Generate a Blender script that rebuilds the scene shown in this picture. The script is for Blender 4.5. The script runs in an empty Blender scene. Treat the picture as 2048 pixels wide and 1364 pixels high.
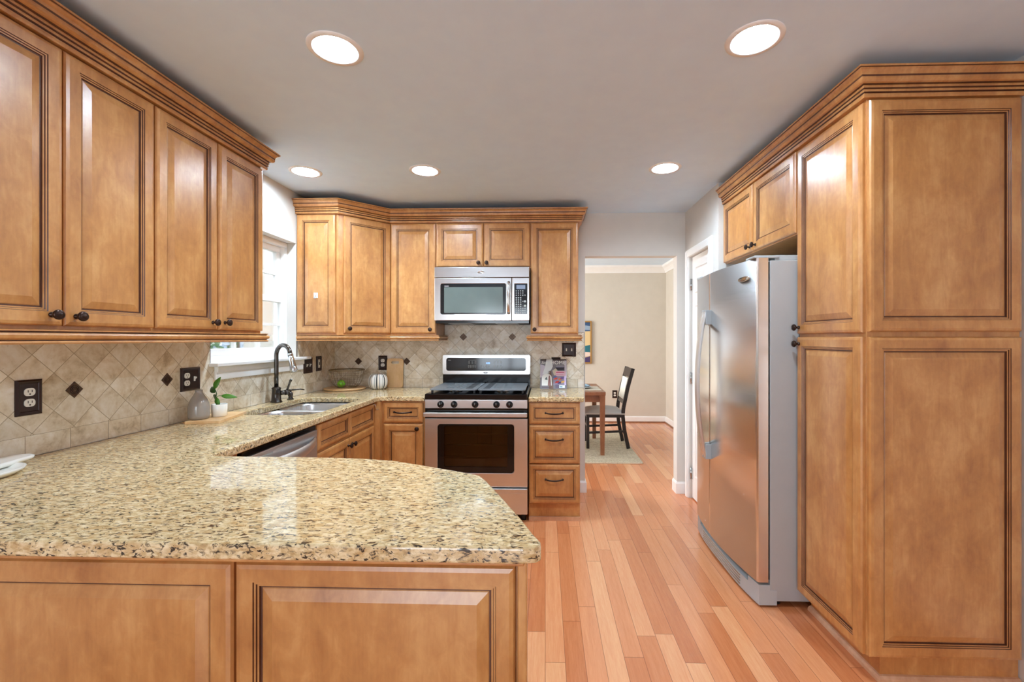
import bpy, bmesh, math, random
from mathutils import Vector, Matrix
random.seed(7)
PI = math.pi
scene = bpy.context.scene
COL = scene.collection

# ------------------------------------------------------------------ camera
cam_d = bpy.data.cameras.new('camera'); cam = bpy.data.objects.new('camera', cam_d); COL.objects.link(cam)
cam_d.sensor_width = 36.0; cam_d.sensor_fit = 'HORIZONTAL'
cam_d.lens = 885.27 / 2048 * 36.0
cam_d.shift_x = -(1063.7 - 1024) / 2048
cam_d.shift_y = (677.25 - 682) / 2048
cam_d.clip_start = 0.02
cam.location = (0, 0, 1.3435)
cam.rotation_euler = (PI / 2, 0, 0.0304)
scene.camera = cam

# ------------------------------------------------------------------ view, world, daylight
vs = scene.view_settings
vs.view_transform = 'Standard'; vs.look = 'None'; vs.gamma = 1.0; vs.exposure = 1.45
vs.use_curve_mapping = False
scene.cycles.use_denoising = True
scene.cycles.max_bounces = 10; scene.cycles.diffuse_bounces = 6; scene.cycles.glossy_bounces = 5
scene.cycles.transparent_max_bounces = 12
scene.cycles.sample_clamp_indirect = 6.0
scene.cycles.caustics_reflective = False; scene.cycles.caustics_refractive = False
w = bpy.data.worlds.new('sky'); scene.world = w; w.use_nodes = True
bg = w.node_tree.nodes['Background']; bg.inputs[0].default_value = (0.80, 0.90, 1.0, 1); bg.inputs[1].default_value = 1.5

def area(name, loc, rot, sx, sy, power, col):
    d = bpy.data.lights.new(name, 'AREA'); d.shape = 'RECTANGLE'; d.size = sx; d.size_y = sy
    d.energy = power; d.color = col
    o = bpy.data.objects.new(name, d); o.location = loc; o.rotation_euler = rot; COL.objects.link(o); return o
# daylight entering by the glass door behind the camera on the left, and an unseen side lamp added to brighten the dining room
area('daylight_glass_door', (-0.90, -3.36, 1.1), (PI / 2, 0, 0), 1.6, 2.0, 23, (0.80, 0.90, 1.0))
area('added_dining_light', (-2.58, 5.6, 1.45), (0, -PI / 2, 0), 1.5, 1.9, 62, (1.0, 0.98, 0.95))
CAN_EMIT = 250.0

# ------------------------------------------------------------------ node helpers
def lin(c):
    return tuple((x / 255 / 12.92 if x / 255 <= 0.04045 else ((x / 255 + 0.055) / 1.055) ** 2.4) for x in c) + (1,)
class NT:
    def __init__(s, name):
        s.m = bpy.data.materials.new(name); s.m.use_nodes = True
        s.t = s.m.node_tree; s.n = s.t.nodes; s.l = s.t.links
        s.b = s.n['Principled BSDF']
    def node(s, typ, ins=None, **kw):
        o = s.n.new(typ)
        for k, v in kw.items(): setattr(o, k, v)
        for k, v in (ins or {}).items(): s.put(o.inputs[k], v)
        return o
    def put(s, sock, v):
        if hasattr(v, 'is_output'): s.l.new(v, sock)
        else: sock.default_value = v
    def math(s, op, a, b=0.0, c=0.0):
        return s.node('ShaderNodeMath', {0: a, 1: b, 2: c}, operation=op).outputs[0]
    def vmath(s, op, a, b=(0, 0, 0)):
        return s.node('ShaderNodeVectorMath', {0: a, 1: b}, operation=op).outputs[0]
    def noise(s, v, scale, detail=3, rough=0.55, dist=0.0):
        return s.node('ShaderNodeTexNoise', {'Vector': v, 'Scale': scale, 'Detail': detail, 'Roughness': rough, 'Distortion': dist})
    def ramp(s, f, stops, interp='LINEAR'):
        r = s.node('ShaderNodeValToRGB', {0: f}); r.color_ramp.interpolation = interp
        e = r.color_ramp.elements
        while len(e) < len(stops): e.new(0.5)
        for i, (p, c) in enumerate(stops): e[i].position = p; e[i].color = c if len(c) == 4 else tuple(c) + (1,)
        return r.outputs[0]
    def mix(s, f, a, b, blend='MIX'):
        o = s.node('ShaderNodeMix', data_type='RGBA', blend_type=blend)
        s.put(o.inputs[0], f); s.put(o.inputs[6], a); s.put(o.inputs[7], b); return o.outputs[2]
    def objco(s): return s.node('ShaderNodeTexCoord').outputs['Object']
    def sep(s, v): return s.node('ShaderNodeSeparateXYZ', {0: v}).outputs
    def comb(s, x, y, z): return s.node('ShaderNodeCombineXYZ', {0: x, 1: y, 2: z}).outputs[0]
    def bump(s, h, strength=0.2, dist=0.002):
        o = s.node('ShaderNodeBump', {'Height': h, 'Strength': strength, 'Distance': dist}); s.l.new(o.outputs[0], s.b.inputs['Normal'])
    def set(s, **kw):
        for k, v in kw.items(): s.put(s.b.inputs[k.replace('_', ' ')], v)
        return s
def plain(name, rgb, rough=0.5, metal=0.0, **kw):
    n = NT(name); n.set(Base_Color=lin(rgb), Roughness=rough, Metallic=metal, **kw)
    co = n.objco()                      # slight tonal unevenness so that no surface is dead flat
    f = n.noise(co, 9, 2).outputs[0]
    c = lin(rgb)
    n.set(Base_Color=n.mix(f, tuple(x * 0.95 for x in c[:3]) + (1,), tuple(min(1, x * 1.04) for x in c[:3]) + (1,)))
    return n.m

def make_wood(name, dark, mid, light, rough=0.36, coat=0.6, sheen_scale=1.0):
    n = NT(name)
    rnd = n.node('ShaderNodeObjectInfo').outputs['Random']
    co = n.vmath('ADD', n.objco(), n.comb(n.math('MULTIPLY', rnd, 13.0), n.math('MULTIPLY', rnd, 7.0), n.math('MULTIPLY', rnd, 29.0)))
    blotch = n.noise(n.vmath('MULTIPLY', co, (1.3, 1.3, 0.8)), 5.5, 4, 0.6, 0.4).outputs[0]
    grain = n.noise(n.vmath('MULTIPLY', co, (1, 1, 0.07)), 120, 3, 0.6).outputs[0]
    fig = n.noise(n.vmath('MULTIPLY', co, (1, 1, 0.22)), 22, 3, 0.55, 1.2).outputs[0]
    mot = n.noise(n.vmath('MULTIPLY', co, (1, 1, 0.7)), 26, 4, 0.65, 0.8).outputs[0]
    v = n.math('ADD', n.math('MULTIPLY', blotch, 0.48), n.math('ADD', n.math('MULTIPLY', fig, 0.20), n.math('ADD', n.math('MULTIPLY', mot, 0.22), n.math('MULTIPLY', grain, 0.10))))
    c = n.ramp(v, [(0.34, lin(dark)), (0.50, lin(mid)), (0.66, lin(light))])
    n.set(Base_Color=c, Roughness=rough, Coat_Weight=coat, Coat_Roughness=0.28)
    n.bump(grain, 0.04, 0.0006)
    return n.m
M = {}
M['wood'] = make_wood('cinnamon_maple', (160, 101, 50), (190, 132, 73), (214, 162, 101))
M['glaze'] = make_wood('dark_glaze', (70, 38, 22), (88, 48, 28), (104, 60, 36), 0.45, 0.15)
M['wood_in'] = make_wood('cabinet_interior', (120, 72, 40), (140, 88, 50), (155, 100, 60), 0.5, 0.0)
M['shoe'] = make_wood('pale_shoe_molding', (190, 140, 105), (208, 160, 124), (222, 180, 145), 0.4, 0.1)
M['bamboo'] = make_wood('bamboo', (205, 160, 108), (222, 182, 130), (235, 200, 152), 0.45, 0.05)
M['table_wood'] = make_wood('walnut_table', (112, 68, 42), (136, 86, 56), (156, 104, 70), 0.35, 0.2)
M['ceiling'] = plain('ceiling_paint', (214, 234, 255), 0.9)
M['wall'] = plain('greige_paint', (214, 211, 205), 0.85)
M['wall_dining'] = plain('dining_paint', (210, 203, 190), 0.85)
M['white'] = plain('white_trim', (240, 240, 238), 0.4)
M['oven_enamel'] = plain('brown_oven_enamel', (84, 66, 42), 0.5)  # even brown for the sheet behind the oven window
M['baffle'] = plain('ribbed_baffle', (176, 184, 176), 0.6)
M['white_gloss'] = plain('white_ceramic', (240, 238, 230), 0.18)
M['plastic_white'] = plain('white_plastic', (238, 236, 228), 0.35)
M['bronze'] = plain('oil_rubbed_bronze', (58, 42, 36), 0.3, 0.75)
M['faucet_metal'] = plain('dark_faucet_metal', (82, 78, 74), 0.18, 0.95)
M['bronze_tile'] = plain('bronze_relief', (92, 72, 58), 0.35, 0.7)
M['plate'] = plain('bronze_plate', (46, 28, 24), 0.32, 0.3)
M['black'] = plain('black_enamel', (12, 12, 14), 0.12)
M['black_matte'] = plain('black_iron', (26, 26, 28), 0.5)
M['dark'] = plain('dark_gap', (14, 11, 10), 0.7)
M['grate'] = plain('grey_grate', (132, 138, 142), 0.42, 0.5)
M['fridge_side'] = plain('grey_cabinet_paint', (170, 172, 172), 0.4)
M['grey_plastic'] = plain('grey_plastic', (176, 182, 184), 0.4)
M['chrome'] = plain('polished_metal', (205, 208, 210), 0.12, 1.0)
M['display'] = plain('display_glass', (16, 18, 24), 0.08)
M['mark'] = plain('panel_marking', (178, 182, 178), 0.5)
M['lcd'] = plain('lcd_grey', (128, 140, 160), 0.2)
M['leaf'] = plain('leaf_green', (84, 140, 48), 0.4)
M['leaf_dark'] = plain('leaf_dark', (52, 96, 44), 0.4)
M['lime'] = plain('lime_peel', (120, 196, 40), 0.3)
M['vase'] = plain('taupe_glaze', (152, 144, 136), 0.12)
M['soil'] = plain('soil', (60, 46, 36), 0.9)
M['wire'] = plain('antique_wire', (150, 132, 104), 0.35, 0.8)
M['stem'] = plain('dry_stem', (190, 170, 140), 0.7)
M['chair_black'] = plain('espresso_wood', (30, 25, 24), 0.35)
M['cushion'] = plain('grey_linen', (190, 186, 182), 0.9)
M['cushion_pale'] = plain('pale_upholstery', (222, 220, 208), 0.9)
M['gold'] = plain('gilt_frame', (176, 132, 66), 0.35, 0.3)
M['cloth'] = plain('blue_napkin', (150, 178, 196), 0.8)
M['china'] = plain('china', (226, 232, 236), 0.2)
M['placemat'] = plain('woven_placemat', (196, 188, 172), 0.9)
M['trim_metal'] = plain('tile_edge', (120, 108, 98), 0.4, 0.4)
M['concrete'] = plain('lawn', (110, 130, 84), 0.9)
M['siding'] = plain('blue_grey_siding', (176, 188, 206), 0.7)
M['roof'] = plain('shingle', (110, 110, 116), 0.9)
M['foliage'] = plain('foliage', (92, 124, 84), 0.8)
M['bark'] = plain('bark', (92, 80, 70), 0.9)
M['dark_glass'] = plain('neighbour_glass', (70, 84, 104), 0.1)

def emit(name, rgb, s):
    n = NT(name); n.set(Base_Color=lin(rgb), Emission_Color=lin(rgb), Emission_Strength=s); return n.m
M['lamp'] = emit('lamp_lens', (217, 237, 255), CAN_EMIT)
M['led'] = emit('blue_led', (90, 130, 255), 2.2)

def stainless(name, bump, zf, rough, aniso, turn, k=1.0):
    n = NT(name)
    co = n.objco()
    f = n.noise(n.vmath('MULTIPLY', co, (1.0, 1.0, 3.0)), 3.0, 3, 0.6).outputs[0]
    n.set(Base_Color=n.mix(f, (0.68 * k, 0.675 * k, 0.67 * k, 1), (0.76 * k, 0.755 * k, 0.745 * k, 1)), Metallic=1.0, Roughness=rough, Anisotropic=aniso, Anisotropic_Rotation=turn)
    tg = n.node('ShaderNodeTangent', direction_type='RADIAL', axis='Z'); n.l.new(tg.outputs[0], n.b.inputs['Tangent'])
    wv = n.noise(n.vmath('MULTIPLY', co, (0.06, 0.06, 1.0)), zf, 3, 0.6).outputs[0]
    n.bump(wv, bump, 0.004)
    return n.m
M['steel'] = stainless('brushed_stainless', 0.03, 14, 0.36, 0.35, 0.0); M['fridge_steel'] = stainless('wavy_stainless', 0.22, 11, 0.26, 0.0, 0.0, 1.2); M['steel_bright'] = stainless('polished_stainless', 0.03, 14, 0.20, 0.3, 0.0)
def sink_steel():
    n = NT('sink_steel'); co = n.objco()
    f = n.noise(n.vmath('MULTIPLY', co, (1.0, 30.0, 1.0)), 8, 3).outputs[0]
    n.set(Base_Color=(0.72, 0.73, 0.74, 1), Metallic=1.0, Roughness=n.math('ADD', n.math('MULTIPLY', f, 0.15), 0.22)); return n.m
M['sink'] = sink_steel()

def granite():
    n = NT('speckled_granite'); co = n.vmath('MULTIPLY', n.objco(), (1.2, 1.2, 1.2))
    warp = n.noise(co, 14, 3, 0.6).outputs['Color']
    cw = n.vmath('ADD', n.vmath('MULTIPLY', co, (0.62, 1.25, 1.1)), n.vmath('MULTIPLY', n.vmath('SUBTRACT', warp, (0.5, 0.5, 0.5)), (0.035, 0.035, 0.035)))
    a = n.noise(cw, 62, 5, 0.62, 0.3).outputs[0]
    b = n.noise(n.vmath('ADD', cw, (3.1, 1.7, 0.4)), 95, 4, 0.6, 0.6).outputs[0]
    c = n.noise(n.vmath('ADD', cw, (9.1, 4.7, 2.4)), 30, 4, 0.6).outputs[0]
    base = n.ramp(a, [(0.30, lin((172, 138, 90))), (0.43, lin((204, 176, 128))), (0.54, lin((226, 204, 160))), (0.68, lin((240, 224, 186)))])
    base = n.mix(n.ramp(c, [(0.50, (0, 0, 0)), (0.66, (0.6, 0.6, 0.6))]), base, lin((196, 158, 106)))
    base = n.mix(n.ramp(b, [(0.535, (0, 0, 0)), (0.575, (0.8, 0.75, 0.75))]), base, lin((136, 116, 90)))
    d = n.math('ADD', b, n.math('MULTIPLY', n.math('SUBTRACT', c, 0.5), 0.35))
    base = n.mix(n.ramp(d, [(0.590, (0, 0, 0)), (0.62, (0.92, 0.92, 0.92))]), base, lin((48, 40, 34)))
    n.set(Base_Color=base, Roughness=0.045, Specular_IOR_Level=0.5)
    return n.m
M['granite'] = granite()

def tile_mat(name, axis, h0, z0, zb, D=0.1437):
    """diamond-set travertine above a row of rectangular border tiles; h is the horizontal wall axis"""
    n = NT(name); co = n.objco(); xyz = n.sep(co)
    h = xyz[axis]; z = xyz[2]
    dh = n.math('SUBTRACT', h, h0); dz = n.math('SUBTRACT', z, z0)
    u = n.math('DIVIDE', n.math('ADD', dh, dz), D); v = n.math('DIVIDE', n.math('SUBTRACT', dh, dz), D)
    def gap(q, wd):  # 1 on the joint
        fr = n.math('FRACT', q); e = n.math('MINIMUM', fr, n.math('SUBTRACT', 1.0, fr))
        return n.math('LESS_THAN', e, wd)
    g1 = n.math('MAXIMUM', gap(u, 0.011), gap(v, 0.011))
    bu = n.math('DIVIDE', n.math('SUBTRACT', h, h0 - 0.013), 0.152)
    g2 = n.math('MAXIMUM', gap(bu, 0.008), n.math('LESS_THAN', n.math('ABSOLUTE', n.math('SUBTRACT', z, zb)), 0.0014))
    isb = n.math('LESS_THAN', z, zb)
    grout = n.math('ADD', n.math('MULTIPLY', g1, n.math('SUBTRACT', 1.0, isb)), n.math('MULTIPLY', g2, isb))
    idd = n.comb(n.math('FLOOR', u), n.math('FLOOR', v), 0.0); idb = n.comb(n.math('FLOOR', bu), 77.0, 3.0)
    idv = n.node('ShaderNodeMix', data_type='VECTOR'); n.put(idv.inputs[0], isb); n.put(idv.inputs[4], idd); n.put(idv.inputs[5], idb)
    wn = n.node('ShaderNodeTexWhiteNoise', {'Vector': idv.outputs[1]}, noise_dimensions='3D')
    off = n.vmath('MULTIPLY', wn.outputs['Color'], (5, 5, 5))
    cl = n.noise(n.vmath('ADD', co, off), 9, 5, 0.62, 0.6).outputs[0]
    fine = n.noise(n.vmath('ADD', co, off), 60, 4, 0.6).outputs[0]
    c = n.ramp(n.math('ADD', n.math('MULTIPLY', cl, 0.75), n.math('MULTIPLY', fine, 0.25)),
               [(0.34, lin((188, 168, 138))), (0.44, lin((222, 208, 182))), (0.54, lin((238, 229, 211))), (0.64, lin((248, 243, 232)))])
    c = n.mix(1.0, c, n.ramp(wn.outputs['Value'], [(0.0, (0.84, 0.83, 0.81)), (0.5, (0.95, 0.95, 0.95)), (1.0, (1.0, 1.0, 1.0))]), 'MULTIPLY')
    pit = n.ramp(n.noise(n.vmath('ADD', co, off), 55, 3, 0.7, 1.0).outputs[0], [(0.66, (0, 0, 0)), (0.72, (0.35, 0.35, 0.35))])
    c = n.mix(pit, c, lin((164, 140, 112)))
    c = n.mix(grout, c, lin((168, 152, 126)))
    n.set(Base_Color=c, Roughness=0.36)
    n.bump(n.math('SUBTRACT', n.math('MULTIPLY', fine, 0.2), grout), 0.35, 0.0015)
    return n.m
M['tile_left'] = tile_mat('travertine_left', 1, 1.700, 1.141, 0.992)
M['tile_back'] = tile_mat('travertine_back', 0, -1.224, 1.143, 0.992)

def floor_mat():
    n = NT('jatoba_planks'); co = n.objco(); xyz = n.sep(co)
    W, L = 0.083, 0.95
    px_ = n.math('DIVIDE', xyz[0], W); row = n.math('FLOOR', px_)
    r1 = n.node('ShaderNodeTexWhiteNoise', {'W': row}, noise_dimensions='1D').outputs['Value']
    py_ = n.math('DIVIDE', n.math('ADD', xyz[1], n.math('MULTIPLY', r1, 5.0)), L); pid = n.math('FLOOR', py_)
    wn = n.node('ShaderNodeTexWhiteNoise', {'Vector': n.comb(row, pid, 0.0)}, noise_dimensions='3D')
    off = n.vmath('MULTIPLY', wn.outputs['Color'], (9, 9, 9))
    g = n.noise(n.vmath('ADD', n.vmath('MULTIPLY', co, (1, 0.06, 1)), off), 70, 4, 0.6, 0.5).outputs[0]
    fine = n.noise(n.vmath('ADD', n.vmath('MULTIPLY', co, (1, 0.09, 1)), off), 240, 2, 0.5).outputs[0]
    t = n.math('ADD', n.math('MULTIPLY', wn.outputs['Value'], 0.50), n.math('ADD', n.math('MULTIPLY', g, 0.34), n.math('MULTIPLY', fine, 0.16)))
    c = n.ramp(t, [(0.14, lin((184, 104, 60))), (0.38, lin((208, 130, 82))), (0.60, lin((224, 150, 102))), (0.84, lin((238, 180, 130)))])
    ex = n.math('FRACT', px_); ex = n.math('MINIMUM', ex, n.math('SUBTRACT', 1.0, ex))
    ey = n.math('FRACT', py_); ey = n.math('MINIMUM', ey, n.math('SUBTRACT', 1.0, ey))
    gr = n.math('MAXIMUM', n.math('LESS_THAN', ex, 0.012), n.math('LESS_THAN', ey, 0.0012))
    c = n.mix(n.math('MULTIPLY', gr, 0.7), c, lin((92, 46, 30)))
    n.set(Base_Color=c, Roughness=0.26, Coat_Weight=0.5, Coat_Roughness=0.16)
    n.bump(n.math('SUBTRACT', n.math('MULTIPLY', g, 0.1), gr), 0.2, 0.001)
    return n.m
M['floor'] = floor_mat()

def rug_mat():
    n = NT('braided_jute'); co = n.objco()
    wv = n.node('ShaderNodeTexWave', {'Vector': co, 'Scale': 9.0, 'Distortion': 2.5, 'Detail': 2.0, 'Detail Scale': 6.0}, wave_type='BANDS', bands_direction='Y').outputs['Fac']
    f = n.noise(co, 80, 3).outputs[0]
    v = n.math('ADD', n.math('MULTIPLY', wv, 0.6), n.math('MULTIPLY', f, 0.4))
    n.set(Base_Color=n.ramp(v, [(0.2, lin((150, 136, 112))), (0.5, lin((204, 194, 168))), (0.8, lin((230, 222, 200)))]), Roughness=0.95)
    n.bump(v, 0.8, 0.01); return n.m
M['rug'] = rug_mat()
def pumpkin_mat():
    n = NT('striped_fabric'); xyz = n.sep(n.objco())
    a = n.math('DIVIDE', n.math('ADD', n.math('ARCTAN2', xyz[1], xyz[0]), PI), 2 * PI)
    fr = n.math('FRACT', n.math('MULTIPLY', a, 7.0))
    st = n.ramp(fr, [(0.0, lin((236, 232, 226))), (0.30, lin((120, 130, 128))), (0.36, lin((236, 232, 226))), (0.50, lin((62, 64, 66))), (0.62, lin((150, 150, 140))), (0.68, lin((238, 228, 214))), (0.9, lin((64, 76, 92))), (0.96, lin((236, 232, 226)))], 'CONSTANT')
    n.set(Base_Color=st, Roughness=0.9); return n.m
M['pumpkin'] = pumpkin_mat()
def arch_glass(name, tint=(1, 1, 1, 1), refl=0.08):
    n = NT(name); t = n.node('ShaderNodeBsdfTransparent', {0: tint}); g = n.node('ShaderNodeBsdfGlossy', {0: (1, 1, 1, 1), 1: 0.02})
    fr = n.node('ShaderNodeFresnel', {0: 1.45})
    mx = n.node('ShaderNodeMixShader', {0: n.math('MINIMUM', fr.outputs[0], 0.6)}); n.l.new(t.outputs[0], mx.inputs[1]); n.l.new(g.outputs[0], mx.inputs[2])
    n.l.new(mx.outputs[0], n.n['Material Output'].inputs[0]); return n.m
M['glass'] = arch_glass('window_glass')
M['oven_glass'] = arch_glass('oven_glass', (0.66, 0.58, 0.46, 1))
def mw_glass():
    n = NT('microwave_window'); f = n.noise(n.objco(), 6, 2).outputs[0]
    n.set(Base_Color=n.mix(f, lin((92, 104, 100)), lin((110, 120, 114))), Roughness=0.12); return n.m
M['mw_glass'] = mw_glass()

# ------------------------------------------------------------------ mesh builder
class MB:
    def __init__(s): s.v = []; s.f = []; s.fm = []; s.sm = []; s.mats = []
    def mi(s, m):
        if isinstance(m, str): m = M[m]
        if m not in s.mats: s.mats.append(m)
        return s.mats.index(m)
    def add(s, vs_, fs, m, smooth=False):
        o = len(s.v); s.v += [tuple(p) for p in vs_]; k = s.mi(m)
        for f in fs: s.f.append([i + o for i in f]); s.fm.append(k); s.sm.append(smooth)
        return s
    def box(s, x0, x1, y0, y1, z0, z1, m):
        v = [(x, y, z) for z in (z0, z1) for y in (y0, y1) for x in (x0, x1)]
        return s.add(v, [(0, 2, 3, 1), (4, 5, 7, 6), (0, 1, 5, 4), (2, 6, 7, 3), (0, 4, 6, 2), (1, 3, 7, 5)], m)
    def prism(s, poly, z0, z1, m):
        n = len(poly); a = sum(poly[i][0] * poly[(i + 1) % n][1] - poly[(i + 1) % n][0] * poly[i][1] for i in range(n))
        if a < 0: poly = poly[::-1]
        v = [(x, y, z0) for x, y in poly] + [(x, y, z1) for x, y in poly]
        return s.add(v, [list(range(n))[::-1], list(range(n, 2 * n))] + [(i, (i + 1) % n, n + (i + 1) % n, n + i) for i in range(n)], m)
    def lathe(s, prof, c, m, axis='z', seg=24, smooth=True, sx=1.0, sy=1.0, lobes=0, la=0.0):
        """prof: (r, h) pairs; axis z, or -y / x / -x"""
        vs_ = []
        for r, h in prof:
            for k in range(seg):
                t = 2 * PI * k / seg; rr = r * (1 - la * abs(math.sin(lobes * t / 2)) ** 0.0 * 0 - (la * (0.5 + 0.5 * math.cos(lobes * t)) if lobes else 0))
                a, b = rr * math.cos(t) * sx, rr * math.sin(t) * sy
                if axis == 'z': p = (a, b, h)
                elif axis == '-y': p = (a, -h, b)
                elif axis == 'y': p = (a, h, -b)
                elif axis == 'x': p = (h, a, b)
                else: p = (-h, -a, b)
                vs_.append((p[0] + c[0], p[1] + c[1], p[2] + c[2]))
        n = len(prof); fs = []
        for i in range(n - 1):
            for k in range(seg):
                k2 = (k + 1) % seg; fs.append((i * seg + k, i * seg + k2, (i + 1) * seg + k2, (i + 1) * seg + k))
        fs.append(list(range(seg))[::-1]); fs.append(list(range((n - 1) * seg, n * seg)))
        return s.add(vs_, fs, m, smooth)
    def tube(s, pts, r, m, seg=10, closed=False, flat=1.0):
        pts = [Vector(p) for p in pts]; n = len(pts); rs = r if isinstance(r, (list, tuple)) else [r] * n
        vs_ = []; up = None
        for i, p in enumerate(pts):
            a = pts[i - 1] if (i > 0 or closed) else p; b = pts[(i + 1) % n] if (i < n - 1 or closed) else p
            d = (b - a).normalized()
            if up is None:
                up = Vector((0, 0, 1)) if abs(d.z) < 0.9 else Vector((1, 0, 0))
            sd = d.cross(up)
            if sd.length < 1e-4: sd = d.cross(Vector((0, 1, 0)))
            sd.normalize(); up = sd.cross(d).normalized()
            for k in range(seg):
                t = 2 * PI * k / seg; vs_.append(p + sd * (rs[i] * math.cos(t)) + up * (rs[i] * flat * math.sin(t)))
        fs = []
        for i in range(n if closed else n - 1):
            j = (i + 1) % n
            for k in range(seg):
                k2 = (k + 1) % seg; fs.append((i * seg + k, i * seg + k2, j * seg + k2, j * seg + k))
        if not closed: fs.append(list(range(seg))[::-1]); fs.append(list(range((n - 1) * seg, n * seg)))
        return s.add(vs_, fs, m, True)
    def sweep(s, path, prof, m, closed_path=False, mats=None):
        """path: XY polyline, outward side on its right hand; prof: (out, z) polygon"""
        n = len(path); P = [Vector(p) for p in path]; vs_ = []
        for i in range(n):
            d0 = (P[i] - P[i - 1]).normalized() if i > 0 else None; d1 = (P[i + 1] - P[i]).normalized() if i < n - 1 else None
            if d0 is None: d0 = d1
            if d1 is None: d1 = d0
            n0 = Vector((d0.y, -d0.x)); n1 = Vector((d1.y, -d1.x)); mt = n0 + n1; mt = mt / max(1e-6, mt.dot(n0))
            for o, z in prof: vs_.append((P[i].x + mt.x * o, P[i].y + mt.y * o, z))
        k = len(prof)
        for j in range(k):
            j2 = (j + 1) % k; mm = (mats[j] if mats and mats[j] else m)
            for i in range(n - 1):
                q = [vs_[i * k + j], vs_[(i + 1) * k + j], vs_[(i + 1) * k + j2], vs_[i * k + j2]]
                s.add(q, [(0, 1, 2, 3)], mm)
        s.add(vs_[:k], [list(range(k))], m); s.add(vs_[-k:], [list(range(k))[::-1]], m)
        return s
    def door(s, x0, x1, z0, z1, m='wood', t=0.019, fw=0.055, kind='raised', y=0.0):
        """frame-and-panel front facing -y whose back lies at y"""
        g = 'glaze'
        R = [(0, 0, m), (0, -t + 0.008, m), (0.004, -t + 0.0025, m), (0.013, -t, m), (fw - 0.011, -t, m), (fw - 0.0095, -t + 0.003, g), (fw - 0.0055, -t + 0.003, m),
             (fw - 0.004, -t + 0.0065, g), (fw, -t + 0.0065, m), (fw + 0.0015, -t + 0.011, g), (fw + 0.005, -t + 0.011, g)]
        if kind == 'raised': R += [(fw + 0.007, -t + 0.0095, m), (fw + 0.030, -t + 0.003, m), (fw + 0.0315, -t + 0.0025, m)]
        else: R += [(fw + 0.006, -t + 0.0105, m)]
        loops = [[(x0 + i, y + yy, z0 + i), (x1 - i, y + yy, z0 + i), (x1 - i, y + yy, z1 - i), (x0 + i, y + yy, z1 - i)] for i, yy, _ in R]
        for a in range(len(R) - 1):
            for k in range(4):
                k2 = (k + 1) % 4; s.add([loops[a][k], loops[a][k2], loops[a + 1][k2], loops[a + 1][k]], [(0, 1, 2, 3)], R[a + 1][2])
        s.add(loops[-1], [(0, 1, 2, 3)], m); s.add(loops[0], [(3, 2, 1, 0)], m)
        return s
    def build(s, name, parent=None, loc=(0, 0, 0), rz=0.0, bevel=0.0, seg=2, weld=True):
        me = bpy.data.meshes.new(name); me.from_pydata(s.v, [], s.f)
        for m in s.mats: me.materials.append(m)
        for p, k, sm in zip(me.polygons, s.fm, s.sm): p.material_index = k; p.use_smooth = sm
        if weld:
            bm = bmesh.new(); bm.from_mesh(me); bmesh.ops.remove_doubles(bm, verts=bm.verts, dist=1e-5); bmesh.ops.recalc_face_normals(bm, faces=bm.faces); bm.to_mesh(me); bm.free()
        me.update()
        o = bpy.data.objects.new(name, me); COL.objects.link(o)
        o.location = loc; o.rotation_euler = (0, 0, rz)
        if parent: o.parent = parent
        if bevel:
            b = o.modifiers.new('bevel', 'BEVEL'); b.width = bevel; b.segments = seg; b.limit_method = 'ANGLE'; b.angle_limit = 0.7
        return o
def plate(outer, holes, t, m, name, parent=None, axis='z', at=0.0, bevel=0.0, loc=(0, 0, 0), rot=None, seg=2):
    """flat sheet with holes; axis z: polygon in XY from z=at up by t; axis y: polygon in XZ from y=at back by t"""
    bm = bmesh.new(); es = []
    for lp in [outer] + holes:
        vv = [bm.verts.new((p[0], p[1], 0)) for p in lp]
        es += [bm.edges.new((vv[i], vv[(i + 1) % len(vv)])) for i in range(len(vv))]
    bmesh.ops.triangle_fill(bm, use_beauty=True, edges=es)
    r = bmesh.ops.extrude_face_region(bm, geom=list(bm.faces))
    bmesh.ops.translate(bm, verts=[g for g in r['geom'] if isinstance(g, bmesh.types.BMVert)], vec=(0, 0, t))
    for v in bm.verts:
        if axis == 'z': v.co = (v.co.x, v.co.y, v.co.z + at)
        else: v.co = (v.co.x, v.co.z + at, v.co.y)
    bmesh.ops.recalc_face_normals(bm, faces=bm.faces)
    me = bpy.data.meshes.new(name); bm.to_mesh(me); bm.free(); me.materials.append(M[m] if isinstance(m, str) else m)
    o = bpy.data.objects.new(name, me); COL.objects.link(o); o.location = loc
    if rot: o.rotation_euler = rot
    if parent: o.parent = parent
    if bevel:
        b = o.modifiers.new('bevel', 'BEVEL'); b.width = bevel; b.segments = seg; b.limit_method = 'ANGLE'; b.angle_limit = 0.9
    return o
def rrect(x0, x1, y0, y1, r, n=6):
    pts = []
    for cx, cy, a in ((x1 - r, y0 + r, -PI / 2), (x1 - r, y1 - r, 0), (x0 + r, y1 - r, PI / 2), (x0 + r, y0 + r, PI)):
        for k in range(n + 1): t = a + PI / 2 * k / n; pts.append((cx + r * math.cos(t), cy + r * math.sin(t)))
    return pts
def text(name, body, size, m, parent, loc, rot=(PI / 2, 0, 0), ext=0.0004, align='CENTER', shear=0.0):
    c = bpy.data.curves.new(name, 'FONT'); c.body = body; c.size = size; c.extrude = ext; c.align_x = align; c.align_y = 'CENTER'; c.shear = shear
    t = bpy.data.objects.new(name + '_src', c); COL.objects.link(t)
    dg = bpy.context.evaluated_depsgraph_get(); me = bpy.data.meshes.new_from_object(t.evaluated_get(dg))
    bpy.data.objects.remove(t); me.name = name; me.materials.clear(); me.materials.append(M[m])
    o = bpy.data.objects.new(name, me); COL.objects.link(o); o.location = loc; o.rotation_euler = rot
    if parent: o.parent = parent
    return o
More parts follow.
